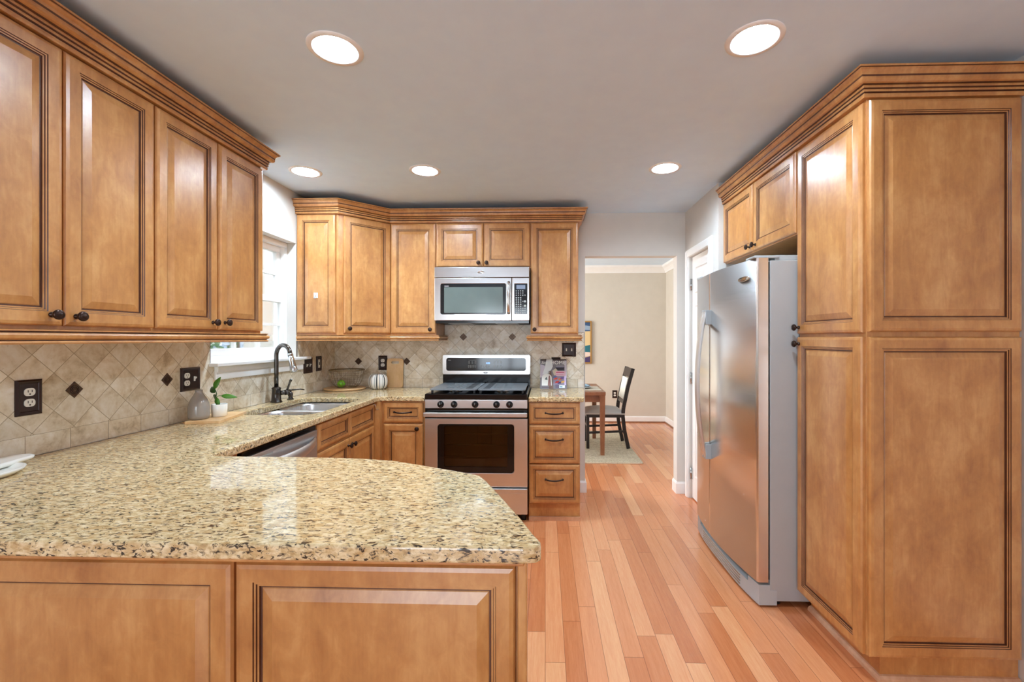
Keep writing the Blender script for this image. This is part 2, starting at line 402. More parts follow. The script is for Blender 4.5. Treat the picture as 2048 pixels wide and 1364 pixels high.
def thing(name, label, cat, loc=(0, 0, 0), rz=0.0, group=None):
    o = bpy.data.objects.new(name, None); o.empty_display_size = 0.05; COL.objects.link(o)
    o.location = loc; o.rotation_euler = (0, 0, rz); return tag(o, label, cat, group)
def tag(o, label, cat, group=None):
    o['label'] = label; o['category'] = cat; o['kind'] = 'thing'
    if group: o['group'] = group
    return o
def struct(o, label=None):
    o['kind'] = 'structure'
    if label: o['label'] = label
    return o
def W(root):  # offset that lets a part of an unrotated thing be written in room coordinates
    return (-root.location.x, -root.location.y, -root.location.z)

# ------------------------------------------------------------------ the room
XL, YB, XR, XA, H = -1.879, 3.885, 1.217, 1.850, 2.44
YR = -3.2
struct(MB().box(-2.6, 2.05, YR - 0.1, 7.25, -0.06, 0.0, 'floor').build('floor'))
CANS = [(-0.794, 1.652), (0.765, 1.644), (-1.573, 2.858), (-0.784, 2.864), (0.769, 2.869)]
def circ(cx, cy, r, n=32): return [(cx + r * math.cos(2 * PI * k / n), cy + r * math.sin(2 * PI * k / n)) for k in range(n)]
struct(plate([(-2.04, YR - 0.1), (2.05, YR - 0.1), (2.05, 3.99), (-2.04, 3.99)], [circ(x, y, 0.080) for x, y in CANS], 0.02, 'ceiling', 'ceiling', at=H))
struct(MB().box(-2.7, 2.05, 3.90, 7.30, 2.51, 2.55, 'ceiling').build('ceiling_dining'))
lw = MB()   # left wall around the window over the sink
lw.box(-2.03, XL, YR, 2.415, 0, 2.46, 'wall').box(-2.03, XL, 3.282, 3.99, 0, 2.46, 'wall').box(-2.03, XL, 2.415, 3.282, 0, 1.185, 'wall').box(-2.03, XL, 2.415, 3.282, 2.061, 2.46, 'wall')
struct(lw.build('wall_left', weld=False))
bw = MB()   # back wall with the opening to the dining room
bw.box(-2.7, 0.347, YB, 3.99, 0, 2.55, 'wall').box(1.144, 2.05, YB, 3.99, 0, 2.55, 'wall').box(0.347, 1.144, YB, 3.99, 2.064, 2.55, 'wall')
struct(bw.build('wall_back', weld=False))
rw = MB()   # short wall with the narrow closet door, then the recess of the refrigerator
rw.box(XR, 1.32, 3.775, YB, 0, 2.46, 'wall').box(XR, 1.32, 3.150, 3.305, 0, 2.46, 'wall').box(XR, 1.32, 3.305, 3.775, 2.03, 2.46, 'wall').box(1.32, 2.05, 3.150, 3.24, 0, 2.46, 'wall')
struct(rw.build('wall_closet', weld=False))
struct(MB().box(XA, 2.05, YR, 3.15, 0, 2.46, 'wall').build('wall_right'))
rr = MB()
rr.box(-2.03, -1.70, YR - 0.12, YR, 0, 2.46, 'wall').box(0.0, 2.05, YR - 0.12, YR, 0, 2.46, 'wall').box(-1.70, 0.0, YR - 0.12, YR, 2.12, 2.46, 'wall')
struct(rr.build('wall_rear', weld=False))
struct(MB().box(-2.6, 2.05, 7.15, 7.28, 0, 2.55, 'wall_dining').build('wall_dining_back'))
struct(MB().box(1.93, 2.05, 3.99, 7.15, 0, 2.55, 'wall_dining').build('wall_dining_right'))
dl = MB()
dl.box(-2.6, -2.5, 3.99, 4.8, 0, 2.55, 'wall_dining').box(-2.6, -2.5, 6.4, 7.15, 0, 2.55, 'wall_dining').box(-2.6, -2.5, 4.8, 6.4, 0, 0.65, 'wall_dining').box(-2.6, -2.5, 4.8, 6.4, 2.25, 2.55, 'wall_dining')
struct(dl.build('wall_dining_left', weld=False))
# baseboards: (out, z)
BB = [(0, 0), (0.013, 0), (0.013, 0.085), (0.006, 0.10), (0, 0.10)]
struct(MB().sweep([(0.28, YB), (0.347, YB), (0.347, 3.99)], BB, 'white').build('baseboard_left'), 'white baseboard at the left end of the opening')
struct(MB().sweep([(1.144, 3.99), (1.144, YB), (XR, YB)], BB, 'white').build('baseboard_jamb'), 'white baseboard round the right jamb of the opening')
SH = [(0.013, 0), (0.028, 0), (0.025, 0.012), (0.013, 0.018)]
bbd = MB(); bbd.sweep([(-2.5, 7.15), (1.93, 7.15), (1.93, 3.99)], BB, 'white'); bbd.sweep([(-2.5, 7.15), (1.93, 7.15), (1.93, 3.99)], SH, 'table_wood')
struct(bbd.build('baseboard_dining'))
struct(MB().sweep([(XA, 1.70), (XA, YR)], BB, 'white').build('baseboard_right'))
CR = [(0, 2.395), (0.012, 2.395), (0.016, 2.415), (0.045, 2.455), (0.075, 2.48), (0.082, 2.51), (0, 2.51)]
struct(MB().sweep([(-2.5, 7.15), (1.93, 7.15), (1.93, 3.99)], CR, 'white').build('trim_1'), 'white crown molding of the dining room')
# closet door
d1 = thing('door_1', 'narrow white panelled closet door beside the refrigerator', 'door', (XR, 3.775, 0), -PI / 2); d1['kind'] = 'structure'
dm = MB()
wd = 0.470
dm.box(0.004, wd - 0.004, 0.02, 0.055, 0.01, 2.025, 'white')
for z0, z1 in ((1.72, 1.93), (0.98, 1.62), (0.20, 0.86)):
    for q, (i, yy) in enumerate(((0, 0.02), (0.012, 0.026), (0.03, 0.026), (0.05, 0.016))):
        pass
    L = [[(0.09 + i, yy, z0 + i), (wd - 0.09 - i, yy, z0 + i), (wd - 0.09 - i, yy, z1 - i), (0.09 + i, yy, z1 - i)] for i, yy in ((0, 0.0195), (0.006, 0.012), (0.014, 0.0185), (0.026, 0.0185), (0.046, 0.012))]
    for a in range(4):
        for k in range(4): dm.add([L[a][k], L[a][(k + 1) % 4], L[a + 1][(k + 1) % 4], L[a + 1][k]], [(0, 1, 2, 3)], 'white')
    dm.add(L[-1], [(0, 1, 2, 3)], 'white')
dm.build('slab', d1, weld=False)
cs = MB()
CP = 0.062
for x0, x1, z0, z1 in ((-CP, 0, 0, 2.03 + CP), (wd, wd + CP, 0, 2.03 + CP), (0, wd, 2.03, 2.03 + CP)):
    cs.box(x0, x1, -0.016, 0.0, z0, z1, 'white')
    cs.box(x0 + 0.008 if x1 - x0 < 0.2 else x0, x1 - 0.012 if x1 - x0 < 0.2 else x1, -0.022, -0.016, z0, z1 - 0.010, 'white')
cs.build('casing', d1, bevel=0.003, weld=False)
for hz in (0.21, 1.013, 1.80):
    hb = MB(); hb.box(-0.002, 0.026, 0.012, 0.0205, hz - 0.045, hz + 0.045, 'chrome'); hb.tube([(0.0, 0.010, hz - 0.048), (0.0, 0.010, hz + 0.048)], 0.006, 'chrome'); hb.build('hinge', d1)
# window over the sink
w1 = thing('window_1', 'white double hung window over the sink', 'window', (-1.99, 2.415, 1.185)); w1['kind'] = 'structure'
o1 = W(w1)
def barframe(mb, y0, y1, z0, z1, wd_, x0, x1, m):
    mb.box(x0, x1, y0, y1, z0, z0 + wd_, m).box(x0, x1, y0, y1, z1 - wd_, z1, m).box(x0, x1, y0, y0 + wd_, z0 + wd_, z1 - wd_, m).box(x0, x1, y1 - wd_, y1, z0 + wd_, z1 - wd_, m)
fm = MB(); barframe(fm, 2.416, 3.281, 1.206, 2.060, 0.035, -2.025, -1.945, 'white'); fm.build('frame', w1, o1, bevel=0.002, weld=False)
def sash(name, z0, z1, x0, lower):
    mb = MB(); barframe(mb, 2.452, 3.245, z0, z1, 0.042, x0, x0 + 0.032, 'white')
    s_ = mb.build(name, w1, o1, bevel=0.002, weld=False)
    g = MB(); g.box(x0 + 0.013, x0 + 0.017, 2.490, 3.207, z0 + 0.04, z1 - 0.04, 'glass'); g.build('glass', s_)
    k = MB()
    for j in (1, 2): yy = 2.494 + 0.709 * j / 3; k.box(x0 + 0.006, x0 + 0.026, yy - 0.009, yy + 0.009, z0 + 0.042, z1 - 0.042, 'white')
    zz = (z0 + z1) / 2; k.box(x0 + 0.006, x0 + 0.026, 2.494, 3.203, zz - 0.009, zz + 0.009, 'white')
    k.build('muntin', s_, weld=False)
sash('upper_sash', 1.615, 2.024, -2.012, False)
sash('lower_sash', 1.241, 1.650, -1.978, True)
st = MB(); st.prism([(-1.99, 2.416), (-1.99, 3.281), (XL + 0.011, 3.281), (XL + 0.011, 3.386), (-1.815, 3.386), (-1.815, 2.402), (XL + 0.011, 2.402), (XL + 0.011, 2.416)], 1.186, 1.206, 'white')
st.build('sill', w1, o1, bevel=0.004, weld=False)
ap = MB(); ap.sweep([(XL + 0.0105, 3.345), (XL + 0.0105, 2.432)], [(0, 1.110), (0.010, 1.110), (0.012, 1.135), (0.020, 1.150), (0.022, 1.186), (0, 1.186)], 'white')
bpy.context.view_layer.update()
ap = MB(); ap.box(XL + 0.011, XL + 0.026, 2.440, 3.340, 1.108, 1.186, 'white').box(XL + 0.026, XL + 0.034, 2.440, 3.340, 1.150, 1.186, 'white'); ap.build('apron', w1, o1, bevel=0.004, weld=False)
# rear glass door (behind the camera)
w2 = thing('window_2', 'white framed glass door behind the camera', 'window', (-1.70, YR, 0)); w2['kind'] = 'structure'
f2 = MB()
f2.box(0, 1.70, -0.08, -0.02, 0.0, 0.06, 'white').box(0, 1.70, -0.08, -0.02, 2.05, 2.12, 'white')
for x in (0, 0.815, 1.63): f2.box(x, x + 0.07, -0.08, -0.02, 0.06, 2.05, 'white')
f2.build('frame', w2, weld=False)
w3 = thing('added_dining_window', 'unseen white framed window added to light the dining room', 'window', (-2.55, 4.8, 0.65)); w3['kind'] = 'structure'  # unseen opening, added together with its lamp to brighten the dining room
f3 = MB(); barframe(f3, 0, 1.6, 0, 1.6, 0.05, -0.03, 0.03, 'white'); f3.box(-0.01, 0.01, 0.05, 1.55, 0.785, 0.815, 'white'); f3.build('frame', w3, weld=False)

# ------------------------------------------------------------------ outdoors, seen through the sink window
struct(MB().box(-16, -2.04, -4, 18, -0.5, -0.42, 'concrete').build('ground_outside'))
nh = thing('neighbor_house', 'blue grey sided neighbouring house seen through the sink window', 'house', (-7.6, 10.0, -0.42))
sd = MB()
for k in range(46):
    z = 0.1 + k * 0.125
    sd.add([(0, -6, z), (0, 5, z), (0.0, 5, z + 0.125), (0.0, -6, z + 0.125)], [(0, 1, 2, 3)], 'siding')
    sd.add([(0.022, -6, z), (0.022, 5, z), (0.004, 5, z + 0.125), (0.004, -6, z + 0.125)], [(0, 1, 2, 3)], 'siding')
    sd.add([(0.022, -6, z), (0.004, -6, z), (0.004, 5, z), (0.022, 5, z)], [(0, 1, 2, 3)], 'siding')
sd.box(-4, -0.001, -6, 5, 0, 5.9, 'siding'); sd.build('siding_wall', nh, weld=False)
rf = MB(); rf.prism([(-4.4, -6.3), (0.5, -6.3), (0.5, 5.3), (-4.4, 5.3)], 5.9, 6.1, 'roof'); rf.build('roof', nh)
for yw in (-3.2, -0.9, 1.4):
    wf = MB(); barframe(wf, yw, yw + 1.0, 1.6, 3.1, 0.08, 0.02, 0.06, 'white'); wo = wf.build('window_frame', nh, weld=False)
    MB().box(0.023, 0.03, yw + 0.08, yw + 0.92, 1.68, 3.02, 'dark_glass').build('pane', wo)
def bush(loc, r, h, label, n=420):
    t = thing('shrub', label, 'shrub', loc, 0, 'shrubs outside the window')
    st_ = MB(); st_.tube([(0, 0, 0), (0.02, 0.01, h * 0.5), (0, 0, h * 0.85)], [0.035, 0.025, 0.008], 'bark'); st_.build('stem', t)
    f = MB()
    for _ in range(n):
        a, b = random.uniform(0, 2 * PI), math.acos(random.uniform(-1, 1)); rr_ = r * random.uniform(0.55, 1)
        p = Vector((rr_ * math.sin(b) * math.cos(a), rr_ * math.sin(b) * math.sin(a), h * 0.55 + h * 0.45 * math.cos(b) * rr_ / r))
        u = Vector((random.gauss(0, 1), random.gauss(0, 1), random.gauss(0, 1))).normalized() * 0.06; v = u.cross(Vector((random.gauss(0, 1), random.gauss(0, 1), 1))).normalized() * 0.03
        f.add([p - u, p + v, p + u, p - v], [(0, 1, 2, 3)], 'foliage')
    f.build('foliage', t, weld=False)
bush((-3.6, 4.1, -0.42), 0.75, 2.15, 'green shrub low at the left side of the sink window', 600)
bush((-4.9, 6.9, -0.42), 0.7, 2.9, 'taller green shrub near the right side of the sink window', 500)

# ------------------------------------------------------------------ recessed lights
CANLAB = ['recessed ceiling light nearest the camera on the left', 'recessed ceiling light nearest the camera on the right', 'recessed ceiling light above the sink window, leftmost of the back row',
          'recessed ceiling light in front of the corner cabinets, middle of the back row', 'recessed ceiling light before the closet door, rightmost of the back row']
for (x, y), lb in zip(CANS, CANLAB):
    t = thing('recessed_light', lb, 'ceiling light', (x, y, H), 0, 'recessed ceiling lights')
    ring = MB(); ring.lathe([(0.101, 0.0), (0.100, -0.004), (0.082, -0.006), (0.0775, -0.003), (0.0775, 0.004)], (0, 0, 0), 'white', seg=40)
    ring.f.pop(); ring.fm.pop(); ring.sm.pop(); ring.f.pop(); ring.fm.pop(); ring.sm.pop()
    ring.build('trim_ring', t)
    baf = MB(); pr_ = [(0.0775, 0.004)]
    for k in range(7): pr_ += [(0.0775 - 0.0038 * k, 0.005 + 0.0045 * k), (0.0765 - 0.0038 * k, 0.0085 + 0.0045 * k)]
    baf.lathe(pr_ + [(0.0505, 0.038), (0.0505, 0.060)], (0, 0, 0), 'baffle', seg=40); baf.f.pop(-2); baf.fm.pop(-2); baf.sm.pop(-2)
    baf.build('baffle', t)
    MB().lathe([(0.0502, 0.046), (0.0495, 0.034), (0.045, 0.022), (0.035, 0.012), (0.020, 0.006), (0.001, 0.004)][::-1], (0, 0, 0), 'lamp', seg=32).build('lens', t)

# ------------------------------------------------------------------ hardware
def knob(parent, x, z, y=-0.019):
    mb = MB(); mb.lathe([(0.0085, 0), (0.0085, 0.003), (0.0055, 0.006), (0.005, 0.014), (0.010, 0.018), (0.0155, 0.021), (0.0165, 0.025), (0.015, 0.029), (0.010, 0.031), (0.008, 0.0305), (0.005, 0.034), (0.001, 0.0345)], (x, y, z), 'bronze', '-y', 20)
    return mb.build('knob', parent)
def pull(parent, x, z, y=-0.019, L=0.125):
    mb = MB(); n = 14; pts = []; rs = []
    for k in range(n + 1):
        t = k / n; pts.append((x - L / 2 + L * t, y - 0.006 - 0.022 * math.sin(PI * t) ** 0.7, z - 0.004 * math.sin(PI * t))); rs.append(0.0045 + 0.0015 * math.sin(PI * t))
    mb.tube(pts, rs, 'bronze', 10)
    for sx in (-1, 1): mb.lathe([(0.008, 0), (0.008, 0.005), (0.0065, 0.010), (0.003, 0.012)], (x + sx * L / 2, y, z), 'bronze', '-y', 14)
    return mb.build('pull', parent)
def front(root, nm, x0, x1, z0, z1, kind='raised', fw=0.055, kn=None, pl=None, loc=(0, 0, 0), rz=0.0):
    o = MB().door(x0, x1, z0, z1, fw=fw, kind=kind).build(nm, root, loc, rz, weld=False)
    if kn: knob(o, *kn)
    if pl: pull(o, *pl)
    return o

# ------------------------------------------------------------------ upper cabinets, left wall
ZB, ZT = 1.372, 2.286
GL = 'upper cabinets'
def upper(label, loc, rz, wd_, z0, z1, dep, doors):
    r = thing('upper_cabinet', label, 'cabinet', (loc[0], loc[1], z0), rz, GL)
    b = MB(); b.box(0, wd_, 0, dep, 0, z1 - z0, 'wood'); b.build('body', r, bevel=0.001)
    for (x0, x1, a, c, kx, kz) in doors: front(r, 'door', x0, x1, a - z0, c - z0, kn=(kx, kz - z0))
    return r
DL, DH = 1.385, 2.277
upper('tall double upper cabinet on the left wall, nearest the camera', (-1.574, 1.055), PI / 2, 0.6675, ZB, ZT, 0.304, [(0.004, 0.3285, DL, DH, 0.2925, 1.419), (0.3335, 0.6635, DL, DH, 0.366, 1.417)])
upper('tall double upper cabinet on the left wall, next to the sink window', (-1.574, 1.7235, 0), PI / 2, 0.6765, ZB, ZT, 0.304, [(0.0035, 0.3355, DL, DH, 0.302, 1.419), (0.3465, 0.6735, DL, DH, 0.380, 1.421)])
# crown and light rail profiles
def crown_prof(z=2.283):
    p = [(0.000, 0), (0.022, 0), (0.024, 0.006), (0.024, 0.014), (0.021, 0.017), (0.027, 0.020), (0.027, 0.028), (0.024, 0.031), (0.030, 0.034), (0.030, 0.042), (0.028, 0.045), (0.036, 0.047), (0.043, 0.049), (0.048, 0.054), (0.050, 0.060), (0.050, 0.066), (0.0505, 0.073), (0.0535, 0.081), (0.059, 0.087), (0.064, 0.090), (0.064, 0.093), (0.069, 0.0945), (0.070, 0.098), (0.069, 0.102), (0.0, 0.102)]
    mats = [None] * len(p)
    for j in (3, 4, 7, 10, 15, 20): mats[j] = 'glaze'
    return [(a, b + z) for a, b in p], mats
def rail_prof(z=1.326):
    p = [(0.000, 0.0), (0.024, 0.0), (0.028, 0.005), (0.024, 0.010), (0.021, 0.011), (0.021, 0.013), (0.030, 0.020), (0.032, 0.028), (0.028, 0.034), (0.021, 0.036), (0.021, 0.038), (0.026, 0.041), (0.026, 0.0455), (0.0, 0.0455)]
    mats = [None] * len(p)
    for j in (3, 4, 9, 10): mats[j] = 'glaze'
    return [(a, b + z) for a, b in p], mats
def molding(kind, path, label):
    pr_, mt = crown_prof() if kind == 'crown_molding' else rail_prof()
    # root sits on the first path point
    o = MB().sweep(path, pr_, 'wood', mats=mt).build(kind)
    if path[0][0] < path[-1][0] or True: pass
    return tag(o, label, 'molding', 'cabinet moldings')
molding('crown_molding', [(XL, 2.402), (-1.574, 2.402), (-1.574, 1.053), (XL, 1.053)][::-1], 'carved crown molding along the top of the left wall cabinets')
molding('light_rail', [(XL + 0.011, 2.402), (-1.574, 2.402), (-1.574, 1.053), (XL + 0.011, 1.053)][::-1], 'light rail under the left wall cabinets')

# ------------------------------------------------------------------ upper cabinets, back wall
cc = thing('upper_cabinet', 'corner upper cabinet with a diagonal door right of the sink window', 'cabinet', (-1.56, 3.294, ZB), 0, GL)
oc = W(cc)
cb = MB(); cb.prism([(XL + 0.001, YB - 0.001), (XL + 0.001, 3.294), (-1.56, 3.294), (-1.2625, 3.592), (-1.2625, YB - 0.001)], ZB, ZT, 'wood'); cb.build('body', cc, oc, bevel=0.001)
MB().door(0.0, 0.296, 0.013, 0.905).build('end_panel', cc, (XL + 0.006 + 1.56, 0, 0), 0.0, weld=False)
front(cc, 'door', 0.036, 0.410, 0.013, 0.905, kn=(0.070, 0.048), rz=PI / 4)
upper('single door upper cabinet between the corner cabinet and the microwave', (-1.262, 3.579), 0, 0.374, ZB, ZT, YB - 3.579, [(0.006, 0.371, DL, DH, 0.333, 1.417)])
upper('short double upper cabinet above the microwave', (-0.887, 3.579), 0, 0.766, 1.915, ZT, YB - 3.579, [(0.004, 0.385, 1.926, DH, 0.349, 1.954), (0.390, 0.762, 1.926, DH, 0.414, 1.954)])
upper('single door upper cabinet right of the microwave', (-0.120, 3.579), 0, 0.386, ZB, ZT, YB - 3.579, [(0.004, 0.381, DL, DH, 0.034, 1.417)])
molding('crown_molding', [(XL, 3.294), (-1.56, 3.294), (-1.268, 3.579 - 0.001), (0.267, 3.578), (0.267, YB)], 'crown molding along the top of the corner and back wall cabinets')
molding('light_rail', [(XL + 0.011, 3.294), (-1.56, 3.294), (-1.268, 3.578), (-0.8865, 3.578), (-0.8865, YB - 0.012)], 'light rail under the corner cabinets left of the microwave')
molding('light_rail', [(-0.122, YB - 0.012), (-0.122, 3.578), (0.267, 3.578), (0.267, YB - 0.012)], 'short light rail under the cabinet right of the microwave')
hk = thing('adhesive_hook', 'small clear adhesive hook stuck on the corner cabinet end panel', 'hook', (-1.725, 3.2785, 1.655))
MB().box(-0.016, 0.016, -0.003, 0.0, -0.006, 0.034, 'plastic_white').build('back_plate', hk, bevel=0.001)
MB().tube([(0, -0.004, 0.014), (0, -0.006, -0.004), (0.001, -0.014, -0.014), (0, -0.022, -0.010), (0, -0.024, 0.0)], 0.0025, 'chrome').build('hook_arm', hk)

# ------------------------------------------------------------------ pantry and over-fridge cabinet, right side
pt = thing('pantry_cabinet', 'tall wooden pantry cabinet with panelled end at the right', 'cabinet', (1.262, 2.235, 0), -PI / 2)
pb = MB(); pb.box(0, 0.455, 0, 0.584, 0.098, 2.286, 'wood'); pb.box(0, 0.450, 0.055, 0.584, 0.0, 0.098, 'wood'); pb.build('body', pt, bevel=0.001, weld=False)
front(pt, 'door', 0.004, 0.450, 1.367, 2.272, kn=(0.026, 1.398))
front(pt, 'door', 0.004, 0.450, 0.100, 1.351, kn=(0.026, 1.318))
MB().door(0.0, 0.575, 1.371, 2.276).build('end_panel', pt, (0.455, 0.003, 0), PI / 2, weld=False)
MB().door(0.0, 0.575, 0.100, 1.350).build('end_panel', pt, (0.455, 0.003, 0), PI / 2, weld=False)
sh = MB(); sh.sweep([(1.317, 2.235), (1.317, 1.785), (XA - 0.004, 1.785)], [(0, 0), (0.018, 0), (0.016, 0.012), (0.008, 0.020), (0, 0.022)], 'shoe')
for i, v in enumerate(sh.v): sh.v[i] = (-(v[1] - 2.235), v[0] - 1.262, v[2])
sh.build('shoe_molding', pt, weld=False)
upper('short double upper cabinet above the refrigerator', (1.262, 3.143), -PI / 2, 0.900, 1.865, ZT, 0.584, [(0.004, 0.446, 1.872, DH, 0.412, 1.900), (0.451, 0.895, 1.872, DH, 0.485, 1.900)])
molding('crown_molding', [(XA - 0.003, 1.784), (1.264, 1.784), (1.264, 3.147)][::-1], 'crown molding on top of the pantry and refrigerator cabinets')

# ------------------------------------------------------------------ refrigerator
fr = thing('refrigerator', 'side by side stainless refrigerator with bowed doors', 'refrigerator', (1.055, 3.130, 0), -PI / 2)
FW = 0.885; SP = 0.335
fb = MB(); fb.box(0.004, FW - 0.002, 0.068, 0.775, 0.03, 1.735, 'fridge_side'); fb.build('body', fr, bevel=0.004)
def bow(x): return -0.045 * math.sin(PI * min(1, max(0, (x + 0.03) / (FW + 0.06)))) ** 0.9 * 1.0 + 0.012
def fdoor(name, x0, x1):
    mb = MB(); n = 48; xs = [x0 + (x1 - x0) * k / n for k in range(n + 1)]
    fr_ = [(x, bow(x)) for x in xs]; e = 0.004
    fr_[0] = (x0 + 0.002, bow(x0) + 0.002); fr_[-1] = (x1 - 0.002, bow(x1) + 0.002)
    poly = [(x0, bow(x0) + e)] + fr_ + [(x1, bow(x1) + e), (x1, 0.058), (x0, 0.058)]
    z0, z1 = 0.125, 1.748
    N = len(poly); vs_ = [(x, y, z0) for x, y in poly] + [(x, y, z1) for x, y in poly]
    for i in range(N):
        j = (i + 1) % N; is_front = 2 <= i <= len(fr_) - 2
        mb.add([vs_[i], vs_[j], vs_[N + j], vs_[N + i]], [(0, 1, 2, 3)], 'fridge_steel', is_front)
    mb.add(vs_[:N], [list(range(N))[::-1]], 'grey_plastic'); mb.add(vs_[N:], [list(range(N))], 'grey_plastic')
    o = mb.build(name, fr, weld=True)
    gk = MB(); gk.box(x0 + 0.008, x1 - 0.008, 0.058, 0.068, z0 + 0.01, z1 - 0.02, 'black_matte'); gk.build('gasket', o)
    return o
fz = fdoor('freezer_door', 0.0, SP - 0.0018); fd = fdoor('fridge_door', SP + 0.0018, FW)
def fhandle(parent, x, flip):
    mb = MB(); n = 20; w_ = 0.032
    for k in range(n):
        ring = []
    secs = []
    for k in range(n + 1):
        t = k / n; z = 0.60 + 0.92 * t; out = 0.024 + 0.052 * math.sin(PI * t) ** 0.75; y = bow(x) - out
        dx = -flip * 0.010 * math.sin(PI * t)
        th = 0.016
        secs.append([(x + dx - w_ / 2, y, z), (x + dx - w_ / 2 + 0.006, y - th * 0.6, z), (x + dx + w_ / 2 - 0.006, y - th * 0.6, z), (x + dx + w_ / 2, y, z), (x + dx + w_ / 2 - 0.004, y + th * 0.5, z), (x + dx - w_ / 2 + 0.004, y + th * 0.5, z)])
    m_ = len(secs[0])
    for k in range(n):
        for j in range(m_): mb.add([secs[k][j], secs[k][(j + 1) % m_], secs[k + 1][(j + 1) % m_], secs[k + 1][j]], [(0, 1, 2, 3)], 'steel')
    mb.add(secs[0], [list(range(m_))], 'steel'); mb.add(secs[-1], [list(range(m_))], 'steel')
    mb.box(x - w_ / 2, x + w_ / 2, bow(x) - 0.036, bow(x) + 0.002, 0.600, 0.690, 'grey_plastic').box(x - w_ / 2, x + w_ / 2, bow(x) - 0.036, bow(x) + 0.002, 1.430, 1.520, 'grey_plastic')
    return mb.build('handle', parent, bevel=0.003, weld=False)
fhandle(fz, SP - 0.021, -1); fhandle(fd, SP + 0.021, 1)
gr_ = MB(); n = 16
gp = []
for k in range(n + 1):
    x = FW * k / n; gp.append((x, bow(x) + 0.006 + 0.014 * math.sin(PI * k / n) ** 3))
gr_.prism(gp + [(FW, 0.10), (0, 0.10)], 0.012, 0.085, 'grey_plastic')
gr_.prism([(FW - 0.09, bow(FW - 0.09) + 0.006), (FW, bow(FW) + 0.006), (FW, 0.066), (FW - 0.09, 0.066)], 0.085, 0.112, 'grey_plastic')
gr_.prism([(0, bow(0) + 0.006), (0.09, bow(0.09) + 0.006), (0.09, 0.066), (0, 0.066)], 0.085, 0.112, 'grey_plastic')
for j in range(4):
    z = 0.026 + 0.015 * j; q = [(x, y - 0.003) for x, y in gp[3:-3]]
    gr_.prism(q + [(q[-1][0], q[-1][1] + 0.010), (q[0][0], q[0][1] + 0.010)], z, z + 0.005, 'chrome')
gr_.build('base_grille', fr, weld=False)
hc = MB(); hc.box(FW - 0.11, FW - 0.01, -0.006, 0.12, 1.748, 1.762, 'grey_plastic').box(FW - 0.14, FW - 0.02, 0.10, 0.26, 1.735, 1.765, 'grey_plastic'); hc.build('hinge_cover', fr, bevel=0.005, weld=False)
MB().box(0.01, 0.10, 0.0, 0.20, 1.748, 1.765, 'grey_plastic').build('hinge_cover', fr, bevel=0.005, weld=False)
MB().lathe([(0.055, 0), (0.055, 0.002), (0.047, 0.0035), (0.044, 0.002), (0.001, 0.003)], (0, 0, 0), 'chrome', '-y', 32, sy=0.25).build('emblem', fd, (FW - 0.115, bow(FW - 0.115) - 0.0003, 1.656), math.atan((bow(FW - 0.105) - bow(FW - 0.125)) / 0.02))
for x in (0.05, FW - 0.05):
    for y in (0.12, 0.70): MB().lathe([(0.02, 0), (0.02, 0.03)], (x, y, 0.0), 'black_matte', seg=14).build('foot', fr)

# ------------------------------------------------------------------ countertops
ct_out = [(-1.868, 0.905), (-0.045, 0.905), (-0.022, 0.909), (-0.009, 0.922), (-0.010, 0.938), (-0.028, 0.978), (-0.062, 1.067), (-0.116, 1.194), (-0.177, 1.331), (-0.198, 1.370), (-0.225, 1.396), (-0.290, 1.430), (-0.367, 1.466), (-0.450, 1.506), (-0.538, 1.544), (-0.638, 1.564), (-0.760, 1.576), (-0.890, 1.580),
          (-1.19, 1.583), (-1.225, 1.589), (-1.231, 1.605), (-1.231, 3.215), (-1.222, 3.232), (-1.205, 3.237), (-0.891, 3.237), (-0.891, 3.874), (-1.868, 3.874)]
SK = rrect(-1.752, -1.312, 2.445, 3.165, 0.085, 8)
co_ = plate(ct_out, [SK], 0.035, 'granite', 'countertop', at=0.880, bevel=0.007, seg=3)
tag(co_, 'long L-shaped speckled granite countertop with the peninsula and sink cutout', 'countertop')
co2 = plate([(-0.124, 3.237), (0.275, 3.237), (0.285, 3.247), (0.340, 3.874), (-0.124, 3.874)], [], 0.035, 'granite', 'countertop', at=0.880, bevel=0.007, seg=3)
tag(co2, 'short granite countertop right of the range under the magazine', 'countertop')

# ------------------------------------------------------------------ backsplash
bl = MB()
bl.box(XL + 0.0004, XL + 0.010, 0.905, YB - 0.0005, 0.9155, 1.185, 'tile_left').box(XL + 0.0004, XL + 0.010, 0.905, 2.415, 1.185, ZB - 0.001, 'tile_left').box(XL + 0.0004, XL + 0.010, 3.282, YB - 0.0005, 1.185, ZB - 0.001, 'tile_left')
bl.box(XL, XL + 0.011, 2.412, 2.4155, 1.207, 1.3255, 'trim_metal').box(XL, XL + 0.011, 3.2815, 3.285, 1.207, 1.3255, 'trim_metal')
tag(bl.build('tile_backsplash', weld=False), 'diagonal travertine tile backsplash on the left wall round the window', 'backsplash')
bb = MB()
bb.box(XL + 0.010, 0.337, YB - 0.010, YB - 0.0004, 0.9155, ZB - 0.001, 'tile_back').box(-0.886, -0.121, YB - 0.010, YB - 0.0004, ZB - 0.001, 1.462, 'tile_back').box(0.268, 0.337, YB - 0.010, YB - 0.0004, ZB - 0.001, 1.397, 'tile_back')
bb.box(0.337, 0.3405, YB - 0.0115, YB, 0.9155, 1.4005, 'trim_metal').box(0.268, 0.337, YB - 0.0115, YB, 1.397, 1.4005, 'trim_metal')
tag(bb.build('tile_backsplash', weld=False), 'diagonal travertine tile backsplash on the back wall behind the range', 'backsplash')
